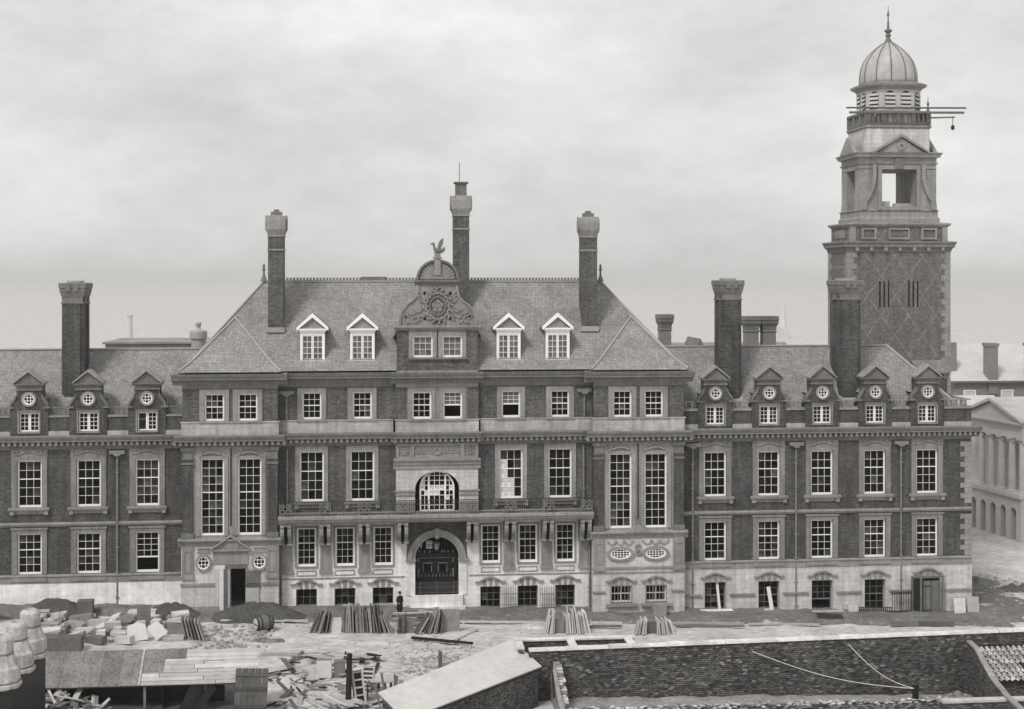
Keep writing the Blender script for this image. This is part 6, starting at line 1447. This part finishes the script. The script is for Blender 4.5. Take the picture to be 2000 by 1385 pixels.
# ============================================================ the figure before the entrance
PX_, PY_ = 1.2, -2.55
PE = thing('person', (PX_, PY_, zg(PX_) + .27), 'person in long black coat and flat black hat standing by the entrance', 'person', None, (0, 0, R(35)))
L0 = WL[PE.name]
def skin_body():
    J = {'pel': (0, 0, .86, .12), 'wst': (0, 0, 1.02, .115), 'chs': (0, -.005, 1.22, .14), 'nck': (0, .0, 1.38, .058), 'hd0': (0, -.01, 1.46, .075), 'hd1': (0, -.015, 1.56, .085), 'hd2': (0, -.01, 1.63, .06), 'nos': (0, -.1, 1.53, .016)}
    E = [('pel', 'wst'), ('wst', 'chs'), ('chs', 'nck'), ('nck', 'hd0'), ('hd0', 'hd1'), ('hd1', 'hd2'), ('hd1', 'nos')]
    for s, n in ((-1, 'l'), (1, 'r')):
        J.update({n + 'sh': (s * .19, 0, 1.31, .062), n + 'el': (s * .25, .03, 1.06, .047), n + 'wr': (s * .2, -.12, .9, .033), n + 'pm': (s * .18, -.17, .86, .034),
                  n + 'hp': (s * .095, 0, .82, .092), n + 'kn': (s * .105, -.02, .46, .06), n + 'an': (s * .11, .03, .08, .042), n + 'to': (s * .13, -.14, .035, .035)})
        E += [('chs', n + 'sh'), (n + 'sh', n + 'el'), (n + 'el', n + 'wr'), (n + 'wr', n + 'pm'), ('pel', n + 'hp'), (n + 'hp', n + 'kn'), (n + 'kn', n + 'an'), (n + 'an', n + 'to')]
        for i in range(5):
            a = (i - 2) * .014; ln = (.05, .07, .075, .07, .055)[i]
            if i == 4: J[n + 'f4'] = (s * .15, -.19, .84, .009); E.append((n + 'pm', n + 'f4')); continue
            J[n + 'f%d' % i] = (s * .18 + a, -.17 - ln, .84 - .01 * i, .0085); E.append((n + 'pm', n + 'f%d' % i))
    ks = list(J); me = bpy.data.meshes.new('body'); me.from_pydata([J[k][:3] for k in ks], [(ks.index(a), ks.index(b)) for a, b in E], [])
    me.materials.append(M['skin'])
    o = put('body', me, PE, L0)
    md = o.modifiers.new('skin', 'SKIN')
    for i, k in enumerate(ks):
        v = me.skin_vertices[0].data[i]; v.radius = (J[k][3], J[k][3]); v.use_root = (k == 'pel')
    sb = o.modifiers.new('subd', 'SUBSURF'); sb.levels = sb.render_levels = 1
    return o
bd_ = skin_body()
def ell(rx, ry, z, cy=0, n=16): return [(rx * math.cos(2 * math.pi * i / n), cy + ry * math.sin(2 * math.pi * i / n), z) for i in range(n)]
mb = MB().rings([ell(.27, .22, .36, .01), ell(.25, .2, .6, .01), ell(.215, .17, .9), ell(.195, .155, 1.03), ell(.22, .165, 1.2), ell(.225, .15, 1.31), ell(.13, .1, 1.39), ell(.07, .07, 1.42)])
for s in (-1, 1): mb.tube([(s * .19, 0, 1.33), (s * .25, .03, 1.06), (s * .205, -.1, .91)], [.085, .068, .05], 9)
put('coat', mb.mesh('coat', 'cloth', True), PE, L0)
mb = MB()
for s in (-1, 1): mb.tube([(s * .1, 0, .8), (s * .105, -.02, .46), (s * .11, .02, .06)], [.11, .085, .07], 9)
put('trousers', mb.mesh('trousers', 'cloth', True), PE, L0)
put('boots', MB().box(-.17, -.05, -.2, .08, 0, .09).box(.05, .17, -.2, .08, 0, .09).mesh('boots', 'iron'), PE, L0)
put('hat', MB().rings([ell(.15, .17, 1.6, -.01), ell(.15, .17, 1.615, -.01), ell(.1, .115, 1.62), ell(.095, .11, 1.72), ell(.06, .08, 1.735)]).mesh('hat', 'cloth', True), PE, L0)
put('collar', MB().rings([ell(.072, .072, 1.385), ell(.07, .07, 1.43)]).mesh('collar', 'white'), PE, L0)
put('eyes', MB().box(-.045, -.025, -.105, -.09, 1.555, 1.567).box(.025, .045, -.105, -.09, 1.555, 1.567).box(-.025, .025, -.098, -.088, 1.475, 1.483).mesh('eyes', 'cloth'), PE, L0)
# ============================================================ mist
hm = bpy.data.materials.new('mist'); hm.use_nodes = True
hn = hm.node_tree; hn.nodes.clear()
ho = hn.nodes.new('ShaderNodeOutputMaterial'); hv = hn.nodes.new('ShaderNodeVolumePrincipled')
hv.inputs['Color'].default_value = (.98, .98, .97, 1); hv.inputs['Density'].default_value = .00022
hn.links.new(hv.outputs[0], ho.inputs['Volume'])
hb = MB().box(-5200, 5200, -650, 6200, -8, 52)
hob = put('haze', hb.mesh('haze', hm)); hob['kind'] = 'stuff'; hob['label'] = 'thin pale mist lying over the whole town'; hob['category'] = 'haze'
